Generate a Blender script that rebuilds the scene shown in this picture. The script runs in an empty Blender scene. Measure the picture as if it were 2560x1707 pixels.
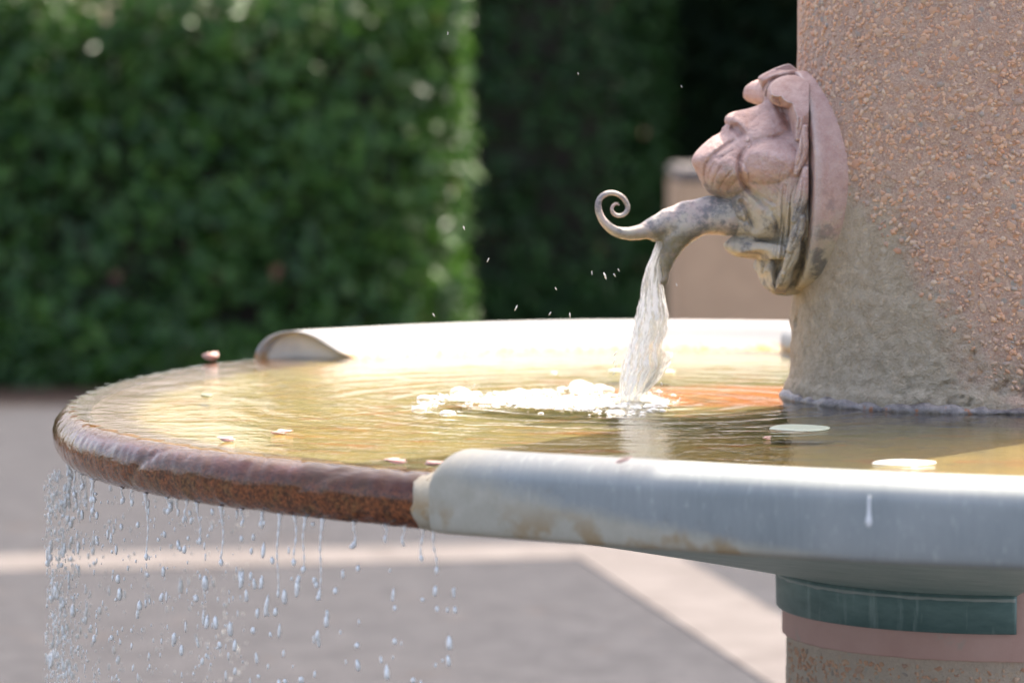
import bpy, bmesh, math, random
import numpy as np
from mathutils import Vector, Matrix

random.seed(7); RNG = np.random.default_rng(7)
S = bpy.context.scene
COL = S.collection
rad = math.radians

# ------------------------------------------------------------------ camera, light, exposure
CAM_H = 0.447                      # eye above the water surface (z = 0 is the basin's water)
PITCH = 0.0672
GROUND = -0.90
cam_d = bpy.data.cameras.new('camera'); cam = bpy.data.objects.new('camera', cam_d); COL.objects.link(cam)
cam.location = (0, 0, CAM_H); cam.rotation_euler = (math.pi/2 - PITCH, 0, 0)
cam_d.sensor_width = 36; cam_d.lens = 146.25; cam_d.clip_end = 500; cam_d.clip_start = 0.1
cam_d.dof.use_dof = True; cam_d.dof.focus_distance = 5.08; cam_d.dof.aperture_fstop = 4.6
S.camera = cam

SUN_EL, SUN_AZ = rad(58), rad(33)   # azimuth measured from +Y (away from the camera) towards +X
W = bpy.data.worlds.new('World'); S.world = W; W.use_nodes = True
nt = W.node_tree; nt.nodes.clear()
sky = nt.nodes.new('ShaderNodeTexSky'); sky.sky_type = 'NISHITA'; sky.sun_disc = False
sky.sun_elevation = SUN_EL; sky.sun_rotation = SUN_AZ; sky.air_density = 0.7; sky.dust_density = 5.0; sky.ozone_density = 0.2
bg = nt.nodes.new('ShaderNodeBackground'); bg.inputs['Strength'].default_value = 0.15
wo = nt.nodes.new('ShaderNodeOutputWorld')
nt.links.new(sky.outputs[0], bg.inputs['Color']); nt.links.new(bg.outputs[0], wo.inputs['Surface'])
sd = bpy.data.lights.new('sun', 'SUN'); sd.energy = 2.0; sd.angle = rad(0.5); sd.color = (1.0, 0.965, 0.925)
sun = bpy.data.objects.new('sun', sd); COL.objects.link(sun)
sv = Vector((math.sin(SUN_AZ)*math.cos(SUN_EL), math.cos(SUN_AZ)*math.cos(SUN_EL), math.sin(SUN_EL)))
sun.rotation_euler = sv.to_track_quat('Z', 'Y').to_euler(); sun.location = (3, 10, 12)
S.view_settings.view_transform = 'Standard'; S.view_settings.look = 'None'
S.view_settings.gamma = 1; S.view_settings.use_curve_mapping = False
S.view_settings.exposure = 2.05
S.view_settings.use_white_balance = True; S.view_settings.white_balance_temperature = 7050
S.cycles.max_bounces = 10; S.cycles.transmission_bounces = 8; S.cycles.transparent_max_bounces = 12
S.cycles.caustics_reflective = False; S.cycles.caustics_refractive = False
S.cycles.sample_clamp_indirect = 8

# ------------------------------------------------------------------ helpers
class Mat:
    """tiny node builder"""
    def __init__(s, name):
        s.m = bpy.data.materials.new(name); s.m.use_nodes = True; s.t = s.m.node_tree; s.t.nodes.clear()
        s.out = s.t.nodes.new('ShaderNodeOutputMaterial')
    def n(s, typ, ins=None, **props):
        nd = s.t.nodes.new(typ)
        for k, v in props.items(): setattr(nd, k, v)
        for k, v in (ins or {}).items():
            sock = nd.inputs[k]
            if isinstance(v, bpy.types.NodeSocket): s.t.links.new(v, sock)
            elif isinstance(v, (tuple, list)) and sock.type == 'RGBA' and len(v) == 3: sock.default_value = (*v, 1)
            else: sock.default_value = v
        return nd
    def obj(s): return s.n('ShaderNodeTexCoord').outputs['Object']
    def uv(s): return s.n('ShaderNodeTexCoord').outputs['UV']
    def mapping(s, vec, scale=(1,1,1), loc=(0,0,0), rot=(0,0,0)):
        return s.n('ShaderNodeMapping', {'Vector': vec, 'Scale': scale, 'Location': loc, 'Rotation': rot}).outputs[0]
    def noise(s, vec, scale, detail=4, rough=0.55, dist=0.0, color=False):
        nd = s.n('ShaderNodeTexNoise', {'Vector': vec, 'Scale': scale, 'Detail': detail, 'Roughness': rough, 'Distortion': dist})
        return nd.outputs['Color' if color else 'Fac']
    def voro(s, vec, scale, feature='F1', out='Distance', rnd=1.0):
        nd = s.n('ShaderNodeTexVoronoi', {'Vector': vec, 'Scale': scale, 'Randomness': rnd}, feature=feature)
        return nd.outputs[out]
    def ramp(s, fac, stops, interp='LINEAR'):
        nd = s.n('ShaderNodeValToRGB', {'Fac': fac}); cr = nd.color_ramp; cr.interpolation = interp
        while len(cr.elements) < len(stops): cr.elements.new(0.5)
        for e, (p, c) in zip(cr.elements, stops):
            e.position = p; e.color = (c, c, c, 1) if not isinstance(c, (tuple, list)) else (*c, 1)
        return nd.outputs['Color']
    def mix(s, fac, a, b, mode='MIX'):
        nd = s.n('ShaderNodeMix', data_type='RGBA', blend_type=mode)
        for sock, v in ((nd.inputs[0], fac), (nd.inputs[6], a), (nd.inputs[7], b)):
            if isinstance(v, bpy.types.NodeSocket): s.t.links.new(v, sock)
            elif isinstance(v, (tuple, list)): sock.default_value = (*v, 1)
            else: sock.default_value = v
        return nd.outputs[2]
    def math(s, op, a, b=0.0, c=None, clamp=False):
        ins = {0: a, 1: b}
        if c is not None: ins[2] = c
        return s.n('ShaderNodeMath', ins, operation=op, use_clamp=clamp).outputs[0]
    def rng(s, v, a, b, c=0.0, d=1.0):
        return s.n('ShaderNodeMapRange', {'Value': v, 'From Min': a, 'From Max': b, 'To Min': c, 'To Max': d}).outputs[0]
    def sep(s, vec): return s.n('ShaderNodeSeparateXYZ', {0: vec}).outputs
    def bump(s, h, strength=0.5, dist=0.01, normal=None):
        ins = {'Height': h, 'Strength': strength, 'Distance': dist}
        if normal: ins['Normal'] = normal
        return s.n('ShaderNodeBump', ins).outputs[0]
    def bsdf(s, **k):
        ins = {kk.replace('_', ' '): v for kk, v in k.items()}
        return s.n('ShaderNodeBsdfPrincipled', ins).outputs[0]
    def done(s, shader):
        s.t.links.new(shader, s.out.inputs['Surface']); return s.m

def mesh_obj(name, verts, faces, mat, parent=None, smooth=True, uvs=None, cols=None, kind=None):
    me = bpy.data.meshes.new(name)
    verts = np.asarray(verts, dtype=np.float32)
    if isinstance(faces, np.ndarray):
        nf, k = faces.shape
        me.vertices.add(len(verts)); me.vertices.foreach_set('co', verts.ravel())
        me.loops.add(nf*k); me.polygons.add(nf)
        me.loops.foreach_set('vertex_index', faces.astype(np.int32).ravel())
        me.polygons.foreach_set('loop_start', np.arange(0, nf*k, k, dtype=np.int32))
        me.update(calc_edges=True)
    else:
        me.from_pydata(verts.tolist(), [], faces)
    if uvs is not None:                       # per vertex
        ul = me.uv_layers.new(name='UVMap')
        li = np.empty(len(me.loops), dtype=np.int32); me.loops.foreach_get('vertex_index', li)
        ul.data.foreach_set('uv', np.asarray(uvs, dtype=np.float32)[li].ravel())
    if cols is not None:
        ca = me.attributes.new('tint', 'FLOAT_COLOR', 'POINT')
        c4 = np.ones((len(verts), 4), dtype=np.float32); c4[:, :cols.shape[1]] = cols
        ca.data.foreach_set('color', c4.ravel())
    me.validate()
    if smooth: me.polygons.foreach_set('use_smooth', np.ones(len(me.polygons), dtype=bool))
    if mat: me.materials.append(mat)
    o = bpy.data.objects.new(name, me); COL.objects.link(o)
    if parent: o.parent = parent
    if kind: o['kind'] = kind
    return o

def tag(o, label=None, cat=None, group=None, kind=None):
    if label: o['label'] = label
    if cat: o['category'] = cat
    if group: o['group'] = group
    if kind: o['kind'] = kind
    return o

def empty(name, loc, label, cat, group=None):
    o = bpy.data.objects.new(name, None); COL.objects.link(o); o.location = loc
    return tag(o, label, cat, group)

def grid_faces(nu, nv, wrap_u=False):
    i = np.arange(nu if wrap_u else nu-1)[:, None]; j = np.arange(nv-1)[None, :]
    a = i*nv + j; b = ((i+1) % nu)*nv + j
    return np.stack([a, b, b+1, a+1], -1).reshape(-1, 4)

def fix_normals(o):
    bm = bmesh.new(); bm.from_mesh(o.data); bmesh.ops.recalc_face_normals(bm, faces=bm.faces); bm.to_mesh(o.data); bm.free()

def vnoise(p, seed=0, octaves=3):
    """cheap smooth 3-D value noise in numpy, about -1..1; p is (..., 3)"""
    rs = np.random.default_rng(seed); T = rs.random((32, 32, 32)).astype(np.float32)*2-1
    out = 0; amp = 1; tot = 0; p = np.asarray(p, dtype=np.float64)
    for _ in range(octaves):
        f = np.floor(p).astype(int); t = p-f; t = t*t*(3-2*t); f &= 31; g = (f+1) & 31
        x, y, z = t[..., 0], t[..., 1], t[..., 2]
        def L(a, b, c): return T[(g if a else f)[..., 0], (g if b else f)[..., 1], (g if c else f)[..., 2]]
        v = ((L(0,0,0)*(1-x)+L(1,0,0)*x)*(1-y)+(L(0,1,0)*(1-x)+L(1,1,0)*x)*y)*(1-z) + \
            ((L(0,0,1)*(1-x)+L(1,0,1)*x)*(1-y)+(L(0,1,1)*(1-x)+L(1,1,1)*x)*y)*z
        out = out+v*amp; tot += amp; amp *= .5; p = p*2.03+7.1
    return out/tot

def sweep(centers, radii, n=16, flat=None, cap=True):
    """tube through points with a radius per point; flat = per-point scale of the second axis"""
    C = [Vector(c) for c in centers]; V = []; prev = None
    for i, c in enumerate(C):
        t = (C[min(i+1, len(C)-1)]-C[max(i-1, 0)]).normalized()
        if prev is None:
            a = Vector((0.22, -0.97, 0.0)); a = (a - t*a.dot(t)).normalized()
        else:
            a = (prev - t*prev.dot(t)).normalized()
        prev = a; b = t.cross(a)
        fl = flat[i] if flat is not None else 1.0
        for k in range(n):
            an = 2*math.pi*k/n
            V.append(c + a*math.cos(an)*radii[i]*fl + b*math.sin(an)*radii[i])
    F = []
    for i in range(len(C)-1):
        for k in range(n):
            F.append((i*n+k, i*n+(k+1) % n, (i+1)*n+(k+1) % n, (i+1)*n+k))
    if cap:
        F.append(tuple(range(n-1, -1, -1))); F.append(tuple((len(C)-1)*n+k for k in range(n)))
    return [tuple(v) for v in V], F

def catmull(pts, m=8):
    P = [np.array(p, float) for p in pts]; P = [2*P[0]-P[1]]+P+[2*P[-1]-P[-2]]; out = []
    for i in range(1, len(P)-2):
        for k in range(m):
            t = k/m
            out.append(.5*((2*P[i])+(-P[i-1]+P[i+1])*t+(2*P[i-1]-5*P[i]+4*P[i+1]-P[i+2])*t*t+(-P[i-1]+3*P[i]-3*P[i+1]+P[i+2])*t**3))
    out.append(P[-2]); return np.array(out)

# implicit modelling: smooth unions sampled on a grid and meshed with surface nets
class Field:
    def __init__(s, lo, hi, h):
        s.h = h; s.lo = np.array(lo, float); n = np.ceil((np.array(hi)-s.lo)/h).astype(int)+1
        s.ax = [s.lo[i]+h*np.arange(n[i]) for i in range(3)]
        s.F = np.full(n, 0.05, dtype=np.float32)
    def _sub(s, lo, hi):
        sl = []
        for i in range(3):
            a = max(0, int((lo[i]-s.lo[i])/s.h)); b = min(len(s.ax[i]), int((hi[i]-s.lo[i])/s.h)+2)
            if b <= a: return None, None
            sl.append(slice(a, b))
        return tuple(sl), np.meshgrid(*[s.ax[i][sl[i]] for i in range(3)], indexing='ij')
    def _merge(s, sl, d, k, cut):
        f = s.F[sl]
        if cut: d = -d; hh = np.maximum(k-np.abs(f-d), 0)/k; s.F[sl] = np.maximum(f, d)+hh*hh*k*.25
        else: hh = np.maximum(k-np.abs(f-d), 0)/k; s.F[sl] = np.minimum(f, d)-hh*hh*k*.25
    def cap(s, a, b, ra, rb=None, k=.008, cut=False):
        a = np.array(a, float); b = np.array(b, float); rb = ra if rb is None else rb; pad = max(ra, rb)+k+.004
        sl, g = s._sub(np.minimum(a, b)-pad, np.maximum(a, b)+pad)
        if sl is None: return
        ab = b-a; L = max(ab@ab, 1e-9)
        t = np.clip(((g[0]-a[0])*ab[0]+(g[1]-a[1])*ab[1]+(g[2]-a[2])*ab[2])/L, 0, 1)
        d = np.sqrt((g[0]-a[0]-t*ab[0])**2+(g[1]-a[1]-t*ab[1])**2+(g[2]-a[2]-t*ab[2])**2)-(ra+(rb-ra)*t)
        s._merge(sl, d.astype(np.float32), k, cut)
    def ell(s, c, r, k=.01, cut=False, rot=0.0):
        """ellipsoid; rot turns it in the u-w plane"""
        c = np.array(c, float); r = np.array(r, float); pad = max(r)+k+.004
        sl, g = s._sub(c-pad, c+pad)
        if sl is None: return
        x, y, z = g[0]-c[0], g[1]-c[1], g[2]-c[2]
        if rot: ca, sa = math.cos(rot), math.sin(rot); x, z = x*ca+z*sa, -x*sa+z*ca
        q = np.sqrt((x/r[0])**2+(y/r[1])**2+(z/r[2])**2)+1e-6
        g2 = np.sqrt((x/r[0]**2)**2+(y/r[1]**2)**2+(z/r[2]**2)**2)+1e-6
        s._merge(sl, (q*(q-1)/g2).astype(np.float32), k, cut)
    def chain(s, pts, k=.008, cut=False):
        for p, q in zip(pts[:-1], pts[1:]): s.cap(p[:3], q[:3], p[3], q[3], k, cut)
    def mesh(s):
        F = s.F; nx, ny, nz = F.shape; ins = F < 0
        def c(a, i, j, k): return a[i:nx-1+i, j:ny-1+j, k:nz-1+k]
        cs = [(i, j, k) for i in (0, 1) for j in (0, 1) for k in (0, 1)]
        cnt = sum(c(ins, *q).astype(np.int8) for q in cs); act = (cnt > 0) & (cnt < 8)
        idx = np.argwhere(act); vid = np.full(act.shape, -1, dtype=np.int64); vid[act] = np.arange(len(idx))
        P = np.zeros((len(idx), 3)); n = np.zeros(len(idx)); i0 = idx.T
        for q in cs:
            for d in range(3):
                if q[d]: continue
                q2 = list(q); q2[d] = 1
                f0 = F[i0[0]+q[0], i0[1]+q[1], i0[2]+q[2]]; f1 = F[i0[0]+q2[0], i0[1]+q2[1], i0[2]+q2[2]]
                m = (f0 < 0) != (f1 < 0); t = np.where(m, f0/np.where(m, f0-f1, 1), 0)
                e = np.array(q, float)[None].repeat(len(idx), 0); e[:, d] = t
                P[m] += e[m]; n[m] += 1
        P = (P/n[:, None]+idx)*s.h+s.lo
        faces = []
        for d in range(3):
            a = [slice(1, -1)]*3; a[d] = slice(0, -1); b = list(a); b[d] = slice(1, None)
            f0 = ins[tuple(a)]; f1 = ins[tuple(b)]; e = np.argwhere(f0 != f1)
            off = np.ones(3, int); off[d] = 0; e = e+off
            u, v = [(1, 2), (2, 0), (0, 1)][d]
            def g(du, dv):
                z = e.copy(); z[:, u] -= du; z[:, v] -= dv; return vid[z[:, 0], z[:, 1], z[:, 2]]
            quad = np.stack([g(1, 1), g(0, 1), g(0, 0), g(1, 0)], -1)
            flip = ~ins[tuple(e.T)] if False else (F[tuple(e.T)] < 0)
            quad[~flip] = quad[~flip][:, ::-1]
            faces.append(quad)
        faces = np.concatenate(faces); faces = faces[(faces >= 0).all(1)]
        return P, faces
def relax(P, faces, it=2, lam=.5):
    e = np.concatenate([faces[:, [0, 1]], faces[:, [1, 2]], faces[:, [2, 3]], faces[:, [3, 0]]]); e = np.concatenate([e, e[:, ::-1]])
    deg = np.bincount(e[:, 0], minlength=len(P))[:, None]
    for _ in range(it):
        A = np.stack([np.bincount(e[:, 0], weights=P[e[:, 1], i], minlength=len(P)) for i in range(3)], 1)/np.maximum(deg, 1)
        P = P+(A-P)*lam
    return P

# ------------------------------------------------------------------ plan of the fountain
PX, PY = 0.6382, 5.5265                                   # pillar axis
_RT = np.array([[99,1.02],[102,1.04],[106,1.08],[115,1.16],[121,1.195],[130,1.225],[138,1.245],[144,1.265],[150,1.27],[158,1.25],[165,1.24],
    [172,1.235],[180,1.237],[190,1.245],[202,1.265],[215,1.27],[230,1.27],[240,1.275],[247,1.29],[255,1.325],[265,1.38],[275,1.43],[290,1.48]])
_fine = np.arange(99, 290.01, .5); _rf = np.interp(_fine, _RT[:, 0], _RT[:, 1])
_k = np.hanning(17); _k /= _k.sum(); _rf = np.convolve(np.pad(_rf, 8, mode='edge'), _k, mode='valid')
def RO(deg): return np.interp(deg, _fine, _rf)
def plan(deg, r): a = np.radians(deg); return PX+r*np.cos(a), PY+r*np.sin(a)
TH0, TH1 = 101.0, 288.0                                    # basin spans these angles about the pillar
BACK_END, FRONT_END = 144.2, 235.0                         # where the metal lip stops; bare spill edge between

# ------------------------------------------------------------------ materials
def stone_material(name, sandy=0.0, soft=1.0):
    m = Mat(name); P = m.obj(); z = m.sep(P)[2]
    n1 = m.noise(P, 9, 5); n2 = m.noise(P, 60, 6, .65); n3 = m.noise(P, 320, 4, .7)
    base = m.mix(m.ramp(n2, [(.3, 0), (.7, 1)]), (.36, .225, .175), (.54, .365, .28))
    base = m.mix(m.ramp(n3, [(.42, 0), (.66, .75)]), base, (.66, .50, .38))
    vc = m.voro(P, 95, out='Color'); vd = m.voro(P, 95)
    chip = m.math('MULTIPLY', m.ramp(vd, [(.30, 1), (.42, 0)]), m.ramp(m.sep(vc)[0], [(.45, 0), (.5, 1)]))
    cc = m.ramp(m.sep(vc)[1], [(0, (.55, .27, .14)), (.4, (.60, .36, .20)), (.7, (.50, .30, .22)), (.85, (.30, .31, .29)), (1, (.62, .50, .36))])
    base = m.mix(m.math('MULTIPLY', chip, .75), base, cc)
    dk = m.noise(P, 190, 3, .6)
    base = m.mix(m.ramp(dk, [(.66, 0), (.74, .7)]), base, (.08, .06, .055))
    # lime and sand crust left by splashing, low on the pillar and towards the spout
    x = m.sep(P)[0]
    hgt = m.math('ADD', m.math('MULTIPLY', z, -3.6), m.math('MULTIPLY', x, -4.8))
    hgt = m.math('ADD', hgt, m.math('MULTIPLY', n1, 1.1))
    hgt = m.math('ADD', hgt, m.math('MULTIPLY', n2, .35))
    crust = m.rng(hgt, .52+sandy, .80+sandy)
    below = m.rng(z, -.12, -.10)
    crust = m.math('MULTIPLY', crust, below, clamp=True)
    sand = m.mix(m.ramp(n2, [(.3, 0), (.7, 1)]), (.46, .365, .255), (.68, .58, .44))
    sand = m.mix(m.ramp(n3, [(.5, 0), (.75, .6)]), sand, (.72, .62, .47))
    col = m.mix(m.math('MULTIPLY', crust, .93), base, sand)
    col = m.mix(m.rng(z, -.29, -.31, 0, .55), col, (.62, .56, .45))  # sandy tone below the basin, paler to stand in for bounced light
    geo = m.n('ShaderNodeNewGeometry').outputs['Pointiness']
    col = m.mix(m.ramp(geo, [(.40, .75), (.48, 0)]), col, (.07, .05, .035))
    h = m.math('ADD', m.math('MULTIPLY', n2, .8), m.math('MULTIPLY', n3, .5))
    return m.done(m.bsdf(Base_Color=col, Roughness=.88, Normal=m.bump(m.math('ADD', h, m.math('MULTIPLY', m.math('MULTIPLY', m.noise(P, 110, 6, .7, .6), crust), 3.0)), .85, .0045*soft), Specular_IOR_Level=.25))

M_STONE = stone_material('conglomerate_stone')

def chip_material():
    m = Mat('stone_chip'); r = m.n('ShaderNodeObjectInfo').outputs['Random']; P = m.obj()
    at = m.n('ShaderNodeAttribute', attribute_name='tint').outputs['Color']
    r2 = m.math('FRACT', m.math('ADD', r, m.sep(at)[0]))
    col = m.ramp(r2, [(0, (.80, .40, .22)), (.25, (.84, .54, .34)), (.5, (.74, .36, .21)), (.70, (.80, .60, .42)), (.86, (.55, .34, .25)),
                      (.92, (.36, .37, .34)), (1, (.62, .38, .25))])
    n = m.noise(P, 260, 4, .7)
    col = m.mix(m.ramp(n, [(.30, 0.1), (.7, .7)]), col, (.50, .34, .26))
    return m.done(m.bsdf(Base_Color=col, Roughness=.8, Normal=m.bump(n, .6, .002), Specular_IOR_Level=.3))
M_CHIP = chip_material()

def mask_material(name, thr=0.0):
    """pink casting weathered to grey and lime-beige low down"""
    m = Mat(name); P = m.obj(); x, y, z = m.sep(P)[0:3]
    n1 = m.noise(P, 22, 5, .6); n2 = m.noise(P, 130, 5, .65); n3 = m.noise(P, 420, 3, .6)
    pink = m.mix(m.ramp(m.noise(P, 50, 6, .7), [(.3, 0), (.7, 1)]), (.45, .265, .225), (.64, .45, .395))
    pink = m.mix(m.ramp(n3, [(.5, 0), (.8, .35)]), pink, (.62, .53, .47))
    beige = m.mix(n2, (.42, .36, .26), (.64, .57, .45))
    dark = m.mix(n2, (.10, .095, .10), (.24, .23, .23))
    a = m.math('ADD', m.math('MULTIPLY', z, -9), m.math('MULTIPLY', m.noise(P, 34, 7, .72), 1.6))
    low = m.rng(a, -1.95+thr, -1.45+thr)
    col = m.mix(m.math('MULTIPLY', low, .95, clamp=True), pink, beige)
    n4 = m.noise(m.mapping(P, loc=(3, 1, 2)), 30, 6, .7)
    dk = m.math('MULTIPLY', m.ramp(n4, [(.50, 0), (.60, .85)]), m.rng(a, -2.25+thr, -1.5+thr), clamp=True)
    col = m.mix(dk, col, dark)
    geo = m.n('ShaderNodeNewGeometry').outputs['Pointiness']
    col = m.mix(m.ramp(geo, [(.38, .7), (.478, 0)]), col, (.17, .12, .085))      # shade in the creases put into the colour
    col = m.mix(m.ramp(geo, [(.52, 0), (.58, .6)]), col, (.72, .67, .62))        # paler on convex edges
    return m.done(m.bsdf(Base_Color=col, Roughness=.62, Normal=m.bump(m.math('ADD', n2, m.math('MULTIPLY', n3, .6)), .7, .0030), Specular_IOR_Level=.4))
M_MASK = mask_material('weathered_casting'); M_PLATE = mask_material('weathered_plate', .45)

def spout_material():
    m = Mat('spout_metal'); P = m.obj(); n1 = m.noise(P, 26, 5, .6); n2 = m.noise(P, 110, 6, .7); n3 = m.noise(P, 380, 3, .6)
    col = m.mix(m.ramp(n1, [(.38, 0), (.6, 1)]), (.52, .39, .36), (.50, .45, .38))
    col = m.mix(m.ramp(m.noise(m.mapping(P, loc=(1.3, 0, .4)), 24, 7, .72), [(.47, 0), (.55, .85)]), col, (.17, .17, .18))
    col = m.mix(m.ramp(n2, [(.58, 0), (.68, .75)]), col, (.66, .58, .46))
    z = m.sep(P)[2]
    wet = m.rng(z, .235, .215)
    col = m.mix(m.math('MULTIPLY', wet, m.ramp(n2, [(.35, .5), (.6, .95)])), col, m.mix(n1, (.10, .09, .05), (.26, .21, .11)))
    ro = m.math('SUBTRACT', .55, m.math('MULTIPLY', wet, .35))
    return m.done(m.bsdf(Base_Color=col, Roughness=ro, Normal=m.bump(n2, .4, .002), Specular_IOR_Level=.5))
M_SPOUT = spout_material()

def lip_material():
    """dull galvanised metal with lime at the end of the front lip and rust low on the inner side"""
    m = Mat('galvanised_metal'); P = m.obj(); U = m.uv(); x, y, z = m.sep(P)[0:3]
    n1 = m.noise(m.mapping(U, (60, 3, 1)), 3, 5, .6); n2 = m.noise(m.mapping(U, (20, 8, 1)), 8, 6, .65); n3 = m.noise(P, 7, 3)
    col = m.mix(n1, (.24, .265, .26), (.34, .365, .355))
    col = m.mix(m.ramp(n3, [(.35, 0), (.7, .5)]), col, (.46, .465, .44))
    spk = m.noise(m.mapping(U, (9, 1.2, 1)), 14, 7, .72)
    col = m.mix(m.ramp(spk, [(.56, 0), (.70, .55)]), col, (.62, .62, .58))
    col = m.mix(m.ramp(m.noise(P, 55, 5, .75), [(.60, 0), (.68, .35)]), col, (.22, .22, .20))
    # lime creeping from the joint: U is metres along the rim from the joint
    ux, uy = m.sep(U)[0:2]
    d = m.math('ADD', m.math('MULTIPLY', ux, 1.0), m.math('MULTIPLY', m.noise(P, 26, 4, .6), -.09))
    low = m.rng(z, .012, -.055)
    reach = m.math('ADD', .024, m.math('MULTIPLY', m.math('POWER', low, 1.6), .40))
    lime = m.rng(m.math('ADD', m.math('SUBTRACT', d, reach), m.math('MULTIPLY', m.math('SUBTRACT', n2, .5), .10)), .035, -.085)
    lc = m.mix(m.noise(P, 45, 5, .7), (.34, .30, .215), (.55, .51, .41))
    lc = m.mix(m.math('MULTIPLY', m.ramp(m.noise(P, 22, 4), [(.5, 0), (.62, .8)]), m.rng(z, -.02, -.05), clamp=True), lc, (.34, .22, .09))
    col = m.mix(m.math('MULTIPLY', lime, .9, clamp=True), col, lc)
    ro = m.mix(n2, (.64,)*3, (.80,)*3)
    met = m.math('SUBTRACT', .4, m.math('MULTIPLY', lime, .4), clamp=True)
    return m.done(m.bsdf(Base_Color=col, Metallic=met, Roughness=ro, Normal=m.bump(n2, .12, .001)))
M_LIP = lip_material()

def backlip_material():
    m = Mat('pale_dull_metal'); P = m.obj(); z = m.sep(P)[2]  # pale grey metal, matt, for the back lip
    n1 = m.noise(P, 30, 5, .65); n2 = m.noise(P, 110, 4, .6)
    col = m.mix(n1, (.34, .345, .34), (.44, .44, .43))
    a = m.math('ADD', z, m.math('MULTIPLY', n1, -.022))
    col = m.mix(m.rng(a, .001, -.010), col, m.mix(m.ramp(n2, [(.4, 0), (.6, 1)]), (.55, .48, .33), (.45, .24, .09)))
    return m.done(m.bsdf(Base_Color=col, Metallic=0.0, Roughness=.8, Specular_IOR_Level=.15, Normal=m.bump(n2, .1, .001)))
M_BACKLIP = backlip_material()

def lime_material():
    m = Mat('lime_crust'); P = m.obj(); n = m.noise(P, 40, 5, .7); n2 = m.noise(P, 160, 4, .7)
    col = m.mix(n, (.36, .31, .21), (.56, .51, .40))
    col = m.mix(m.math('MULTIPLY', m.ramp(m.noise(P, 30, 3), [(.42, 0), (.55, 1)]), m.rng(m.sep(P)[2], -.015, -.05), clamp=True), col, (.40, .22, .06))
    return m.done(m.bsdf(Base_Color=col, Roughness=.6, Normal=m.bump(n2, .5, .003)))
M_LIME = lime_material()

def rust_rim_material():
    m = Mat('wet_copper_rim'); U = m.uv(); P = m.obj(); z = m.sep(P)[2]
    st = m.noise(m.mapping(U, (1, 1, 1), rot=(0, 0, .5)), 60, 5, .6, .6)
    fine = m.noise(m.mapping(U, (1.4, .7, 1)), 420, 6, .75)
    big = m.noise(P, 16, 4, .6)
    up = m.mix(fine, (.035, .008, .004), (.11, .028, .012))
    up = m.mix(m.ramp(big, [(.4, 0), (.65, .5)]), up, (.10, .065, .026))
    lo = m.mix(m.ramp(fine, [(.40, 0), (.54, 1)]), (.06, .020, .009), (.38, .115, .036))
    lo = m.mix(m.math('MULTIPLY', m.ramp(m.noise(P, 34, 5, .7), [(.5, 0), (.62, .5)]), 1.0), lo, (.22, .14, .05))
    zz = m.math('ADD', z, m.math('MULTIPLY', m.math('SUBTRACT', st, .5), .022))
    up = m.mix(m.rng(z, -.006, -.001), up, m.mix(fine, (.05, .022, .004), (.13, .058, .012)))
    blot = m.noise(P, 190, 6, .75, .1)
    lo = m.mix(m.ramp(blot, [(.47, 0), (.56, .8)]), lo, (.025, .012, .007))
    col = m.mix(m.rng(zz, -.012, -.036), up, lo)
    ridge = m.noise(m.mapping(U, (.45, 1.3, 1), rot=(0, 0, -.75)), 105, 5, .58, .8)
    h = m.math('ADD', m.math('MULTIPLY', ridge, 1.0), m.math('MULTIPLY', fine, .35))
    nrm = m.bump(h, .6, .004); cn = m.bump(m.math('ADD', ridge, m.math('MULTIPLY', fine, .12)), .30, .0022)
    return m.done(m.bsdf(Base_Color=col, Roughness=.8, Specular_IOR_Level=.05, Normal=nrm, Coat_Weight=1.0, Coat_Roughness=.03, Coat_IOR=1.42, Coat_Normal=cn))
M_RIM = rust_rim_material()

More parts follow.
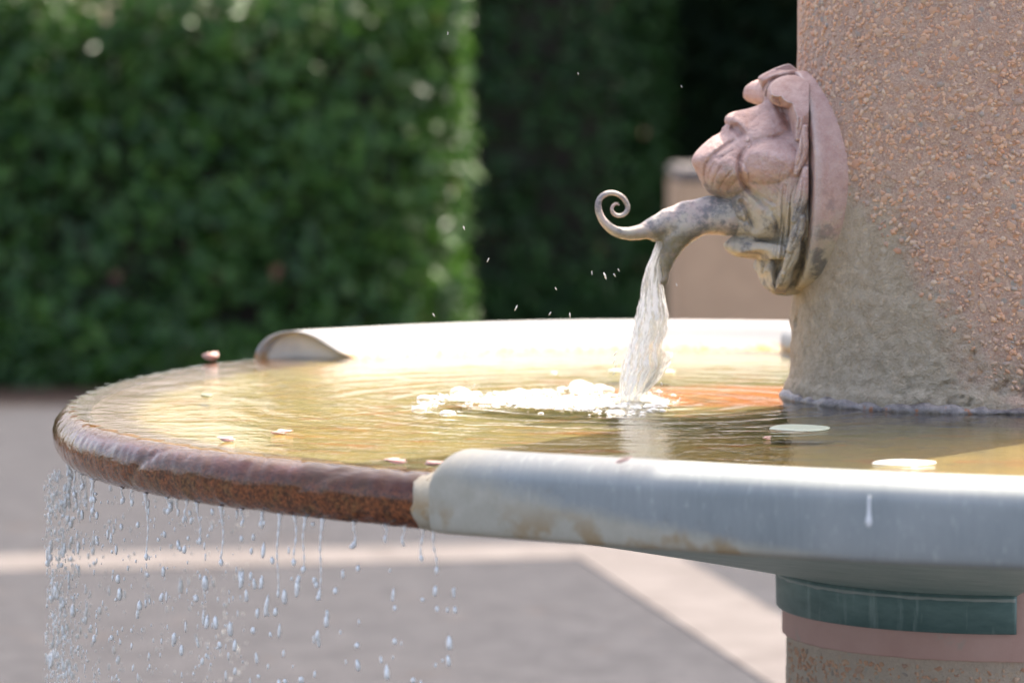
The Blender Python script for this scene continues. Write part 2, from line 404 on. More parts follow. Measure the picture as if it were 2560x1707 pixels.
def bowl_material():
    m = Mat('bowl_floor'); P = m.obj(); x, y, z = m.sep(P)[0:3]
    n1 = m.noise(m.mapping(P, (1, .6, 1)), 5, 5, .6, .5); n2 = m.noise(P, 40, 5, .65); n3 = m.noise(m.mapping(P, loc=(5, 2, 0)), 6, 5, .6, .8)
    col = m.mix(n2, (.235, .165, .036), (.38, .285, .085))
    col = m.mix(m.ramp(n1, [(.44, 0), (.60, .75)]), col, (.28, .26, .10))
    wob = m.math('MULTIPLY', m.math('SUBTRACT', m.noise(P, 7, 5, .65, .5), .5), .55)
    near = m.math('ADD', m.math('SQRT', m.math('ADD', m.math('MULTIPLY', m.math('ADD', x, .10), m.math('ADD', x, .10)), m.math('MULTIPLY', m.math('SUBTRACT', y, .12), m.math('SUBTRACT', y, .12)))), wob)
    alg = m.math('MULTIPLY', m.rng(near, .74, .52), m.ramp(n3, [(.30, .15), (.55, .95)]), clamp=True)
    col = m.mix(alg, col, m.mix(n2, (.075, .09, .025), (.20, .215, .075)))
    rx = m.math('DIVIDE', m.math('ADD', x, .33), .25); ry = m.math('DIVIDE', m.math('SUBTRACT', y, .22), .20)
    rr = m.math('ADD', m.math('SQRT', m.math('ADD', m.math('MULTIPLY', rx, rx), m.math('MULTIPLY', ry, ry))), m.math('MULTIPLY', wob, 1.6))
    col = m.mix(m.rng(rr, 1.05, .75, 0, .92), col, (.46, .13, .018))
    col = m.mix(m.ramp(m.noise(m.mapping(P, (1, 2, 1), loc=(2, 2, 0)), 8, 5, .65), [(.56, 0), (.62, .85)]), col, (.36, .14, .03))
    col = m.mix(m.ramp(m.noise(m.mapping(P, (1, .7, 1), loc=(9, 3, 0)), 17, 6, .7), [(.48, 0), (.62, .6)]), col, (.17, .14, .045))
    sc = m.noise(m.mapping(P, (1, 3, 1), rot=(0, 0, .5)), 9, 5, .6, 1.2)
    col = m.mix(m.ramp(sc, [(.60, 0), (.635, .75)]), col, (.13, .15, .09))
    # rusty margin next to the bare edge: UV.x holds distance from the outer edge in metres
    e = m.math('ADD', m.math('SUBTRACT', m.sep(m.uv())[0], .018), m.math('MULTIPLY', m.math('SUBTRACT', m.noise(P, 24, 5, .65), .5), .09))
    edge = m.math('MULTIPLY', m.rng(e, .105, .075), m.sep(m.uv())[1], clamp=True)
    col = m.mix(edge, col, m.mix(n2, (.045, .020, .004), (.13, .058, .012)))
    return m.done(m.bsdf(Base_Color=col, Roughness=.5, Normal=m.bump(n2, .5, .006)))
M_BOWL = bowl_material()

def underside_material(name, c0, c1, c2):
    m = Mat(name); P = m.obj(); n = m.noise(m.mapping(P, (1, 1, 3)), 14, 6, .65); n2 = m.noise(P, 90, 4, .6)
    st = m.noise(m.mapping(P, (6, 6, .8)), 9, 5, .6)
    col = m.mix(m.ramp(n, [(.3, 0), (.7, 1)]), c0, c1)
    col = m.mix(m.ramp(st, [(.56, 0), (.72, .5)]), col, c2)
    return m.done(m.bsdf(Base_Color=col, Roughness=.5, Normal=m.bump(n2, .2, .001), Metallic=.15))
M_UNDER = underside_material('green_grey_metal', (.24, .36, .335), (.38, .49, .455), (.52, .60, .56))
M_COLLAR = underside_material('dark_green_metal', (.07, .14, .135), (.15, .245, .23), (.34, .45, .42))
M_SCALE = underside_material('mineral_scale', (.25, .31, .29), (.42, .48, .45), (.5, .5, .46))

def mortar_material():
    m = Mat('pink_mortar'); P = m.obj(); n = m.noise(P, 18, 5, .6); n2 = m.noise(P, 120, 4, .6)
    col = m.mix(n, (.54, .32, .27), (.68, .46, .40))
    col = m.mix(m.ramp(m.noise(P, 14, 6, .7), [(.58, 0), (.64, .6)]), col, (.50, .42, .36))
    return m.done(m.bsdf(Base_Color=col, Roughness=.8, Normal=m.bump(n2, .3, .002)))
M_MORTAR = mortar_material()

def ring_material():
    m = Mat('waterline_ring'); P = m.obj(); n = m.noise(P, 45, 6, .7); n2 = m.noise(P, 170, 4, .7)
    col = m.mix(m.ramp(n, [(.35, 0), (.65, 1)]), (.13, .105, .10), (.40, .35, .32))
    col = m.mix(m.ramp(m.noise(P, 60, 4), [(.64, 0), (.70, .8)]), col, (.42, .15, .05))
    return m.done(m.bsdf(Base_Color=col, Roughness=.35, Normal=m.bump(m.math('ADD', n, m.math('MULTIPLY', n2, .4)), .7, .005)))
M_RING = ring_material()

def water_material():
    """still thin water: mirror by Fresnel over a clear, slightly yellow body"""
    m = Mat('basin_water'); P = m.obj(); x, y, z = m.sep(P)[0:3]
    dx = m.math('SUBTRACT', x, -.476); dy = m.math('SUBTRACT', y, -.096)
    r = m.math('SQRT', m.math('ADD', m.math('MULTIPLY', dx, dx), m.math('MULTIPLY', dy, dy)))
    wob = m.noise(P, 9, 3)
    ring = m.math('SINE', m.math('ADD', m.math('MULTIPLY', r, 150), m.math('MULTIPLY', wob, 9)))
    ring = m.math('MULTIPLY', ring, m.rng(r, .05, .65, .30, .03))
    n1 = m.noise(P, 26, 4, .55, .4); n2 = m.noise(m.mapping(P, (1, .55, 1)), 90, 4, .6, .5)
    h = m.math('ADD', ring, m.math('MULTIPLY', n1, 1.1)); h = m.math('ADD', h, m.math('MULTIPLY', n2, .42))
    calm = m.rng(m.math('ADD', x, m.math('MULTIPLY', y, .3)), -.45, -.05, 1.0, .45)
    nrm = m.bump(m.math('MULTIPLY', h, calm), .36, .0033)
    fr = m.n('ShaderNodeFresnel', {'IOR': 1.33, 'Normal': nrm}).outputs[0]
    gl = m.n('ShaderNodeBsdfAnisotropic' if False else 'ShaderNodeBsdfGlossy', {'Color': (1, 1, 1), 'Roughness': .03, 'Normal': nrm}).outputs[0]
    tr = m.n('ShaderNodeBsdfTransparent', {'Color': (.97, .95, .86)}).outputs[0]
    return m.done(m.n('ShaderNodeMixShader', {0: fr, 1: tr, 2: gl}).outputs[0])
M_WATER = water_material()

def drop_material():
    m = Mat('water_drop')
    g = m.n('ShaderNodeBsdfGlass', {'Color': (.97, 1, .99), 'Roughness': .0, 'IOR': 1.33}).outputs[0]
    t = m.n('ShaderNodeBsdfTranslucent', {'Color': (.86, .96, .95)}).outputs[0]
    t = m.bsdf(Base_Color=(1, .975, .915), Roughness=.04, Specular_IOR_Level=.6)  # white body colour stands in for light refracted through the drop
    t = m.n('ShaderNodeMixShader', {0: .08, 1: t, 2: m.n('ShaderNodeBsdfGlossy', {'Color': (1, 1, .98), 'Roughness': .1}).outputs[0]}).outputs[0]
    tp = m.n('ShaderNodeBsdfTransparent', {'Color': (.97, 1, .99)}).outputs[0]
    g = m.n('ShaderNodeMixShader', {0: .65, 1: g, 2: tp}).outputs[0]
    spots = m.ramp(m.noise(m.mapping(m.obj(), (1, 1, .5)), 2.2, 3), [(.34, .45), (.48, 1.0)])
    return m.done(m.n('ShaderNodeMixShader', {0: spots, 1: g, 2: t}).outputs[0])
M_DROP = drop_material()

def stream_material():
    m = Mat('falling_water'); U = m.uv(); P = m.obj()
    st = m.noise(m.mapping(U, (1, .26, 1), rot=(0, 0, .10)), 10, 5, .58, .9)
    st2 = m.noise(m.mapping(U, (1, .25, 1), rot=(0, 0, -.12)), 46, 5, .6, .6)
    h = m.math('ADD', st, m.math('MULTIPLY', st2, .5))
    nrm = m.bump(h, .9, .012)
    g = m.n('ShaderNodeBsdfGlass', {'Color': (.98, .99, .97), 'Roughness': .03, 'IOR': 1.33, 'Normal': nrm}).outputs[0]
    w = m.bsdf(Base_Color=(.97, .975, .97), Roughness=.12, Normal=nrm, Subsurface_Weight=1.0, Subsurface_Radius=(.03, .03, .03), Subsurface_Scale=1.0)
    tl = m.n('ShaderNodeBsdfTranslucent', {'Color': (.92, .94, .93), 'Normal': nrm}).outputs[0]
    w = m.n('ShaderNodeMixShader', {0: .15, 1: w, 2: tl}).outputs[0]
    tp = m.n('ShaderNodeBsdfTransparent', {'Color': (.96, .95, .9)}).outputs[0]
    g = m.n('ShaderNodeMixShader', {0: .62, 1: g, 2: tp}).outputs[0]
    fac = m.math('MULTIPLY', m.ramp(h, [(.68, .10), (.80, 1.0)]), m.rng(m.sep(U)[1], .0, .55, .55, 1.0))
    return m.done(m.n('ShaderNodeMixShader', {0: fac, 1: g, 2: w}).outputs[0])
M_STREAM = stream_material()

def foam_material():
    m = Mat('foam'); lw = m.n('ShaderNodeLayerWeight', {'Blend': .35}).outputs['Facing']
    tp = m.n('ShaderNodeBsdfTransparent', {'Color': (1, .98, .93)}).outputs[0]
    gl = m.bsdf(Base_Color=(.95, .94, .90), Roughness=.12)
    return m.done(m.n('ShaderNodeMixShader', {0: m.ramp(lw, [(.10, .30), (.6, 1.0)]), 1: tp, 2: gl}).outputs[0])
M_FOAM = foam_material()

def plain(name, c, rough=.6, noise_scale=60, var=.25, **k):
    m = Mat(name); n = m.noise(m.obj(), noise_scale, 4, .6)
    col = m.mix(n, tuple(v*(1-var) for v in c), tuple(min(1, v*(1+var)) for v in c))
    return m.done(m.bsdf(Base_Color=col, Roughness=rough, **k))
M_PETAL = plain('pink_petal', (.78, .50, .43), .5, 120, .22)
M_WHITE = plain('white_petal', (.60, .60, .55), .45, 60, .05)
M_PALELEAF = plain('pale_leaf', (.36, .41, .33), .45, 60, .1)
M_DARKLEAF = plain('dark_leaf', (.14, .16, .09), .6, 60, .3)
M_BUG = plain('insect', (.07, .03, .035), .3, 60, .3)
M_BUGPALE = plain('insect_pale', (.70, .62, .58), .4, 60, .1)
M_RIVET = plain('rivet', (.24, .17, .13), .5, 60, .3)
M_DRIP = plain('white_drip', (.78, .78, .76), .4, 60, .05)

def asphalt_material():
    m = Mat('asphalt'); P = m.obj(); n = m.noise(P, 1.2, 5, .6); n2 = m.noise(P, 60, 4, .7); n3 = m.noise(P, 4, 4, .6)
    col = m.mix(n2, (.036, .037, .041), (.112, .112, .120))
    col = m.mix(m.ramp(n, [(.35, 0), (.7, .35)]), col, (.080, .079, .083))
    col = m.mix(m.ramp(n3, [(.62, 0), (.74, .45)]), col, (.11, .07, .045))
    col = m.mix(m.ramp(m.noise(P, 9, 5, .7), [(.38, .55), (.60, 0)]), col, (.045, .046, .050))
    y = m.sep(P)[1]
    col = m.mix(m.rng(m.math('ADD', y, m.math('MULTIPLY', n3, .9)), 16.4, 17.2, 0, .8), col, (.07, .045, .03))
    return m.done(m.bsdf(Base_Color=col, Roughness=.95, Specular_IOR_Level=0.0, Normal=m.bump(n2, .6, .004)))
M_ASPHALT = asphalt_material()
def paving_material():
    m = Mat('pale_paving'); P = m.obj(); n = m.noise(P, 5, 5, .6); n2 = m.noise(P, 90, 4, .7)
    col = m.mix(m.ramp(m.noise(P, 7, 6, .7), [(.3, 0), (.7, 1)]), (.115, .105, .102), (.175, .162, .157))
    return m.done(m.bsdf(Base_Color=col, Roughness=.95, Specular_IOR_Level=0.0, Normal=m.bump(n2, .3, .002)))
M_PAVING = paving_material()
def leaf_material(name, dark, light, hi, rough=.42, spec=.45):
    m = Mat(name); at = m.n('ShaderNodeAttribute', attribute_name='tint').outputs['Color']; v = m.sep(at)[0]
    col = m.ramp(v, [(0, dark), (.55, light), (.93, hi), (.985, hi), (1, (.22, .09, .05))])
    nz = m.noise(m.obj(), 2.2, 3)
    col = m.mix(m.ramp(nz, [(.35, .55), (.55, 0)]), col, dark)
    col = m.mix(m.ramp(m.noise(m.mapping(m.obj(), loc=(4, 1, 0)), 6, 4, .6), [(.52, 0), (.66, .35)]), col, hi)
    b = m.bsdf(Base_Color=col, Roughness=rough, Specular_IOR_Level=spec)
    t = m.n('ShaderNodeBsdfTranslucent', {'Color': m.mix(.5, col, hi)}).outputs[0]
    return m.done(m.n('ShaderNodeMixShader', {0: .30, 1: b, 2: t}).outputs[0])
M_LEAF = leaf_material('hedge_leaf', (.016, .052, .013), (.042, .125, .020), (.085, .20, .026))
M_LEAF2 = leaf_material('shaded_leaf', (.012, .034, .012), (.026, .075, .018), (.04, .12, .02), .55, .3)  # darker copy of the leaf, the rear hedge's shade put into its colour
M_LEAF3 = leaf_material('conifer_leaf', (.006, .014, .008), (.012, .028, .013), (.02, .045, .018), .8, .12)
M_TWIG = plain('twig', (.035, .028, .02), .9, 30, .3)
M_BARK = plain('bark', (.10, .075, .055), .9, 20, .35)

# ------------------------------------------------------------------ ground
def sheet(name, pts, z, mat, label=None):
    o = mesh_obj(name, [(x, y, z) for x, y in pts], [tuple(range(len(pts)))], mat, smooth=False); o['kind'] = 'structure'
    return o
sheet('ground', [(-150, -60), (150, -60), (150, 240), (-150, 240)], GROUND, M_ASPHALT)
def band(name, p, q, w, z):
    p = Vector(p); q = Vector(q); d = (q-p).normalized(); n = Vector((-d.y, d.x))*w/2
    c = [p-n, q-n, q+n, p+n]; V = [(a.x, a.y, z) for a in c]+[(a.x, a.y, GROUND-.02) for a in c]
    o = mesh_obj(name, V, [(0, 1, 2, 3), (4, 5, 1, 0), (5, 6, 2, 1), (6, 7, 3, 2), (7, 4, 0, 3)], M_PAVING, smooth=False); fix_normals(o); o['kind'] = 'structure'
band('paving_band', (-9, 9.72), (9, 13.05), .37, GROUND+.003)
band('paving_band', (1.10, 6.5), (.29, 11.42), .275, GROUND+.0045)
band('paving_band', (-6.6, -1.0), (-9.5, 16), .31, GROUND+.0045)

# ------------------------------------------------------------------ hedges and trees (background)
def leaves_mesh(P, N, size, seed):
    """folded leaves: 6 vertices, 4 triangles; N is a rough outward direction"""
    r = np.random.default_rng(seed); n = len(P)
    d = r.normal(size=(n, 3)); d /= np.linalg.norm(d, axis=1)[:, None]
    nn = N+r.normal(size=(n, 3))*.55; nn /= np.linalg.norm(nn, axis=1)[:, None]
    t = np.cross(nn, d); t /= np.linalg.norm(t, axis=1)[:, None]; b = np.cross(nn, t)
    s = (size*r.uniform(.65, 1.3, n))[:, None]; w = s*.30
    V = np.stack([P, P+t*s*.45+b*w+nn*s*.08, P+t*s, P+t*s*.45-b*w+nn*s*.08, P+t*s*.45-nn*s*.03], 1).reshape(-1, 3)
    i = (np.arange(n)*5)[:, None]
    F = np.concatenate([i+np.array([[0, 4, 1]]), i+np.array([[1, 4, 2]]), i+np.array([[2, 4, 3]]), i+np.array([[3, 4, 0]])], 0)
    tint = np.repeat(r.beta(2, 2.2, n), 5)[:, None]; tint[np.repeat(r.random(n) < .003, 5)] = 1.0
    return V, F, tint

def hedge(name, label, x0, x1, y0, y1, h, n, size, mat, seed, group=None):
    root = empty(name, ((x0+x1)/2, (y0+y1)/2, GROUND), label, 'hedge', group)
    r = np.random.default_rng(seed); cx, cy = (x0+x1)/2, (y0+y1)/2
    front = (x1-x0)*h; top = (x1-x0)*min(.8, y1-y0); end = (y1-y0)*h
    pr = np.array([front, top, end, end]); side = r.choice(4, n, p=pr/pr.sum()); u = r.random(n); v = r.random(n)
    P = np.zeros((n, 3)); N = np.zeros((n, 3))
    m = side == 0; P[m] = np.stack([x0+(x1-x0)*u[m], np.full(m.sum(), y0), GROUND+.04+h*v[m]], 1); N[m] = (0, -1, .35)
    m = side == 1; P[m] = np.stack([x0+(x1-x0)*u[m], y0+min(.8, y1-y0)*v[m], np.full(m.sum(), GROUND+h)], 1); N[m] = (0, -.2, 1)
    m = side == 2; P[m] = np.stack([np.full(m.sum(), x1), y0+(y1-y0)*u[m], GROUND+.04+h*v[m]], 1); N[m] = (1, 0, .35)
    m = side == 3; P[m] = np.stack([np.full(m.sum(), x0), y0+(y1-y0)*u[m], GROUND+.04+h*v[m]], 1); N[m] = (-1, 0, .35)
    bulge = vnoise(P*3.3, seed)[:, None]*.10+vnoise(P*9, seed+9)[:, None]*.06; inw = r.random(n)[:, None]**1.6*.28
    Nn = N/np.linalg.norm(N, axis=1)[:, None]
    P += Nn*(bulge-inw)+r.normal(size=(n, 3))*.015
    # clumps missing here and there
    keep = (vnoise(P*6.5, seed+1) > -.22) | (r.random(n) < .14)
    P, N = P[keep], N[keep]
    P[:, 2] = np.maximum(P[:, 2], GROUND+.03)
    c_ = np.clip(P[:, 0]-(x1-.42), 0, 1); fr = P[:, 1] < y0+.5
    P[fr, 1] += (c_[fr]**2)*2.6
    nb = int(n*.08); pb = np.stack([r.uniform(x0, x1-.1, nb), y0+r.uniform(.0, .25, nb), GROUND+r.uniform(.02, .22, nb)], 1)
    P = np.concatenate([P, pb]); N = np.concatenate([N, np.tile([[0, -1, .3]], (nb, 1))])
    loc = np.array([cx, cy, GROUND])
    V, F, T = leaves_mesh(P, N, size, seed+2)
    mesh_obj('foliage', V-loc, F, mat, root, smooth=False, cols=T, kind='stuff')
    # stems and twigs inside
    VV, FF = [], []
    rr = random.Random(seed)
    for k in range(int((x1-x0)*5)):
        x = rr.uniform(x0+.15, x1-.15); y = rr.uniform(y0+.3, y1-.2)
        pts = [(x-cx, y-cy, 0)]
        for s_ in range(1, 5): pts.append((pts[-1][0]+rr.uniform(-.12, .12), pts[-1][1]+rr.uniform(-.1, .1), h*.22*s_))
        v, f = sweep(pts, [.022, .018, .014, .010, .006], 6); o_ = len(VV); VV += v; FF += [tuple(i+o_ for i in q) for q in f]
    mesh_obj('stems', VV, FF, M_TWIG, root, kind='stuff')
    # dense twiggy heart of the hedge
    bm = bmesh.new(); bmesh.ops.create_cube(bm, size=1)
    bmesh.ops.scale(bm, vec=(x1-x0-.55, max(.1, y1-y0-.55), h-.20), verts=bm.verts); bmesh.ops.translate(bm, vec=(0, 0, h/2-.09), verts=bm.verts)
    bmesh.ops.subdivide_edges(bm, edges=bm.edges, cuts=9, use_grid_fill=True)
    for v in bm.verts:
        q = vnoise(np.array([v.co])*4, seed)[0]*.06; v.co += v.co.normalized()*q
    me = bpy.data.meshes.new('branch_core'); bm.to_mesh(me); bm.free(); me.materials.append(M_TWIG)
    o = bpy.data.objects.new('branch_core', me); COL.objects.link(o); o.parent = root; o['kind'] = 'stuff'
    return root

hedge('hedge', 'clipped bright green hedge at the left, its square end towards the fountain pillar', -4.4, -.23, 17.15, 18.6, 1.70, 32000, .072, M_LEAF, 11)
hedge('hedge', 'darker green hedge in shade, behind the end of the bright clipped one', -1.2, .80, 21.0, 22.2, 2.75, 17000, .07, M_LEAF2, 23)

def conifer(x, y, h, w, seed, label):
    root = empty('evergreen_tree', (x, y, GROUND), label, 'tree', 'dark evergreens beyond the hedges')
    r = np.random.default_rng(seed); n = 9000
    a = r.uniform(0, 2*np.pi, n); t = r.random(n)**.8; z = .15+t*h
    rad_ = w*(1-.75*t**1.6)*(1+.12*vnoise(np.stack([np.cos(a)*2, np.sin(a)*2, z*2], 1), seed))*(1-.35*r.random(n)**2)
    P = np.stack([np.cos(a)*rad_, np.sin(a)*rad_, z], 1); N = np.stack([np.cos(a), np.sin(a), np.full(n, .3)], 1)
    V, F, T = leaves_mesh(P, N, .13, seed)
    mesh_obj('crown', V, F, M_LEAF3, root, smooth=False, cols=T, kind='stuff')
    v, f = sweep([(0, 0, 0), (.03, 0, h*.4), (0, .04, h*.75), (0, 0, h*.97)], [.13, .10, .06, .015], 10)
    mesh_obj('trunk', v, f, M_BARK, root)
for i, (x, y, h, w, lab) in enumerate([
    (1.75, 22.3, 5.4, .95, 'dark evergreen nearest to the pillar, added to shade the end of the rear hedge'),  # added tree, its shadow darkens the hedge end
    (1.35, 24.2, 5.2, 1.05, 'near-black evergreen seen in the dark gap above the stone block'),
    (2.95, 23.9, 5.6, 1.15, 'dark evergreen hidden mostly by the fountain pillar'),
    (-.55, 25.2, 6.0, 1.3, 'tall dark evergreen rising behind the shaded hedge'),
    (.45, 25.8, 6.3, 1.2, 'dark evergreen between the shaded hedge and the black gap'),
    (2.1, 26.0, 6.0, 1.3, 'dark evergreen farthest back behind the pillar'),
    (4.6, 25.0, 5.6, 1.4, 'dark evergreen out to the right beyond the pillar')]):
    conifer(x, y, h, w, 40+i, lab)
# added taller trees, unseen above the frame, to darken the basin's reflection
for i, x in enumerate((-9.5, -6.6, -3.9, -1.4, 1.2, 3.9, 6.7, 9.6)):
    conifer(x, 29.5+(i % 2)*1.2, 12.5+(i*37 % 5)*.5, 2.6, 60+i, 'tall dark evergreen added for the basin reflection, number %s from the left in the back row of trees' % ('one','two','three','four','five','six','seven','eight')[i])

# ------------------------------------------------------------------ stone block behind the basin
def stone_block():
    root = empty('stone_block', (1.02, 14.45, GROUND), 'beige rectangular stone block with pale top, blurred behind the spout', 'stone block')
    def box(name, sx, sy, z0, z1, mat, bev):
        bm = bmesh.new(); bmesh.ops.create_cube(bm, size=1); bmesh.ops.scale(bm, vec=(sx, sy, z1-z0), verts=bm.verts)
        bmesh.ops.translate(bm, vec=(0, 0, (z0+z1)/2), verts=bm.verts)
        bmesh.ops.bevel(bm, geom=bm.edges[:], offset=bev, segments=3, affect='EDGES')
        me = bpy.data.meshes.new(name); bm.to_mesh(me); bm.free(); me.materials.append(mat)
        o = bpy.data.objects.new(name, me); COL.objects.link(o); o.parent = root
    box('block_body', .93, .9, 0, .945, plain('beige_stone', (.56, .36, .22), .85, 14, .2), .012)
    box('coping', .94, .91, .945, .985, M_PAVING, .015)
stone_block()

# ------------------------------------------------------------------ fountain
FT = empty('fountain', (PX, PY, GROUND), 'stone pillar fountain with grotesque mask spout and wide round overflowing basin', 'fountain')
def FL(v):     # world -> fountain local
    v = np.asarray(v, float).reshape(-1, 3).copy(); v[:, 0] -= PX; v[:, 1] -= PY; v[:, 2] -= GROUND; return v
# every fountain mesh keeps z = 0 at the water line: parts are lifted by -GROUND inside the Empty
def fpart(name, verts, faces, mat, parent=None, kind=None, **k):
    v = np.asarray(verts, float).reshape(-1, 3).copy(); v[:, 0] -= PX; v[:, 1] -= PY
    o = mesh_obj(name, v, faces, mat, parent or FT, **k)
    if parent is None: o.location = (0, 0, -GROUND)
    if kind: o['kind'] = kind
    return o

def pillar_radius(z):
    return np.interp(z, [-.9, -.3, -.02, .018, .03, .05, .15, .55, 1.6], [.272, .270, .2755, .2745, .2685, .2665, .2640, .2585, .240])
def make_pillar():
    zs = np.concatenate([np.linspace(GROUND, -.42, 12)[:-1], np.arange(-.42, .62, .0034), np.linspace(.62, 2.3, 24)])
    th = np.concatenate([np.arange(150, 300, .75), np.linspace(300, 510, 40)[:-1]])
    T, Z = np.meshgrid(th, zs, indexing='ij'); R = pillar_radius(Z); a = np.radians(T)
    p = np.stack([np.cos(a)*R, np.sin(a)*R, Z], -1)
    d = vnoise(p*14, 3)*.0016+vnoise(p*60, 4, 4)*.0012
    crust = np.clip((.22-Z)/.2, 0, 1)*(Z > -.1)
    d += crust*((np.abs(vnoise(p*28, 5, 4))-.2)*.008+vnoise(p*11, 55, 2)*.002+vnoise(p*60, 57, 3)*.0036)
    low = np.clip((.07-Z)/.05, 0, 1)*(Z > .0); ck = vnoise(p*np.array([26, 26, 60]), 58, 3)
    d -= low*np.clip(.10-np.abs(ck), 0, .1)*.055*np.clip((T-225)/30, 0, 1)*(T < 300)
    pit = np.clip(vnoise(p*38, 6, 2)-.62, 0, 1)*-.03*(1+crust)
    R = R+d+np.where((Z > -.05) | (Z < -.3), pit, 0)
    x, y = PX+R*np.cos(a), PY+R*np.sin(a)
    V = np.stack([x, y, Z], -1).reshape(-1, 3)
    F = grid_faces(len(th), len(zs), True)
    o = fpart('pillar', V, F, M_STONE)
    n = len(V); return o
PIL = make_pillar()

# aggregate chips set in the stone: the largest as parts, the small ones as one mesh
def chip_blob(seed, nseg=9):
    r = random.Random(seed); V = []; F = []
    ang = [2*math.pi*(k+r.uniform(-.38, .38))/nseg for k in range(nseg)]; rr = [r.uniform(.50, 1.0) for _ in range(nseg)]
    for k in range(nseg): V.append((math.cos(ang[k])*rr[k], math.sin(ang[k])*rr[k], -1.0))
    for k in range(nseg): V.append((math.cos(ang[k])*rr[k]*.82, math.sin(ang[k])*rr[k]*.82, .10))
    V.append((0, 0, .15))
    for k in range(nseg):
        j = (k+1) % nseg; F.append((k, j, nseg+j, nseg+k)); F.append((nseg+k, nseg+j, 2*nseg))
    return V, F
def make_chips():
    protos = []
    for s in range(10):
        v, f = chip_blob(s); me = bpy.data.meshes.new('stone_chip'); me.from_pydata(v, [], f)
        ca = me.attributes.new('tint', 'FLOAT_COLOR', 'POINT'); me.materials.append(M_CHIP)
        me.polygons.foreach_set('use_smooth', np.ones(len(me.polygons), dtype=bool)); protos.append(me)
    r = random.Random(5); placed = []; n = 0
    def frame(th, z, tilt, sx, sy, sz):
        a = math.radians(th); R = float(pillar_radius(z))+.0007
        N = Vector((math.cos(a), math.sin(a), 0)); T = Vector((-math.sin(a), math.cos(a), 0)); B = Vector((0, 0, 1))
        t = T*math.cos(tilt)+B*math.sin(tilt); b = N.cross(t)
        M = Matrix(((t.x*sx, b.x*sy, N.x*sz, N.x*R), (t.y*sx, b.y*sy, N.y*sz, N.y*R), (t.z*sx, b.z*sy, N.z*sz, z), (0, 0, 0, 1)))
        return M
    def ok(th, z, s):
        crust = -3.6*z-4.8*.262*math.cos(math.radians(th))
        if z > -.05 and crust > -.22+r.random()*.25: return False
        if -.325 < z < .03: return False
        for (t2, z2, s2) in placed:
            if abs(t2-th) < 12 and math.hypot((t2-th)*.0046, z2-z) < (s+s2)*.85: return False
        return True
    tries = 0
    while n < 290 and tries < 9000:
        tries += 1; th = r.uniform(192, 289); z = r.uniform(.03, .56) if r.random() < .90 else r.uniform(-.40, -.325)
        s = r.uniform(.0056, .0098)*(1 if r.random() < .85 else 1.3)
        if not ok(th, z, s): continue
        placed.append((th, z, s)); n += 1
        o = bpy.data.objects.new('stone_chip', protos[r.randrange(10)]); COL.objects.link(o); o.parent = PIL
        o.matrix_local = frame(th, z, r.uniform(-.9, .9), s, s*r.uniform(.5, .85), .0034)
    # small ones
    VV, FF, TT = [], [], []
    for k in range(6500):
        th = r.uniform(185, 292); z = r.uniform(.03, .56) if r.random() < .9 else r.uniform(-.41, -.325); s = r.uniform(.0014, .0040) if k > 3200 else r.uniform(.0034, .0072)
        crust = -3.6*z-4.8*.262*math.cos(math.radians(th))
        if z > -.05 and crust > -.25+r.random()*.3: continue
        v, f = chip_blob(k % 10, 7); Mx = frame(th, z, r.uniform(-1.5, 1.5), s, s*r.uniform(.45, .9), .0030)
        o_ = len(VV); VV += [tuple(Mx @ Vector(q)) for q in v]; FF += [tuple(i+o_ for i in q) for q in f]; TT += [r.random()]*len(v)
    o = mesh_obj('small_stone_chips', VV, FF, M_CHIP, PIL, cols=np.array(TT)[:, None], kind='stuff')
make_chips()

# dark ring at the water line
def ring_part():
    th = np.arange(160, 300, .6); n = 12; V = []
    for t in th:
        for k in range(n):
            a = 2*math.pi*k/n; w = .008+.0022*math.sin(t*.21)+.0016*math.sin(t*.77+1)
            r = .2735+w*.85*math.cos(a); z = .0035+w*.95*math.sin(a)*(1.0 if t < 262 else .7)
            q = float(vnoise(np.array([[t*.35, k*.8, 0]]), 9, 3)[0])
            r += q*.0028; z += q*.0015
            x, y = plan(t, r); V.append((x, y, z))
    F = []
    for i in range(len(th)-1):
        for k in range(n): F.append((i*n+k, i*n+(k+1) % n, (i+1)*n+(k+1) % n, (i+1)*n+k))
    o = fpart('waterline_ring', V, F, M_RING)
    fix_normals(o)
ring_part()

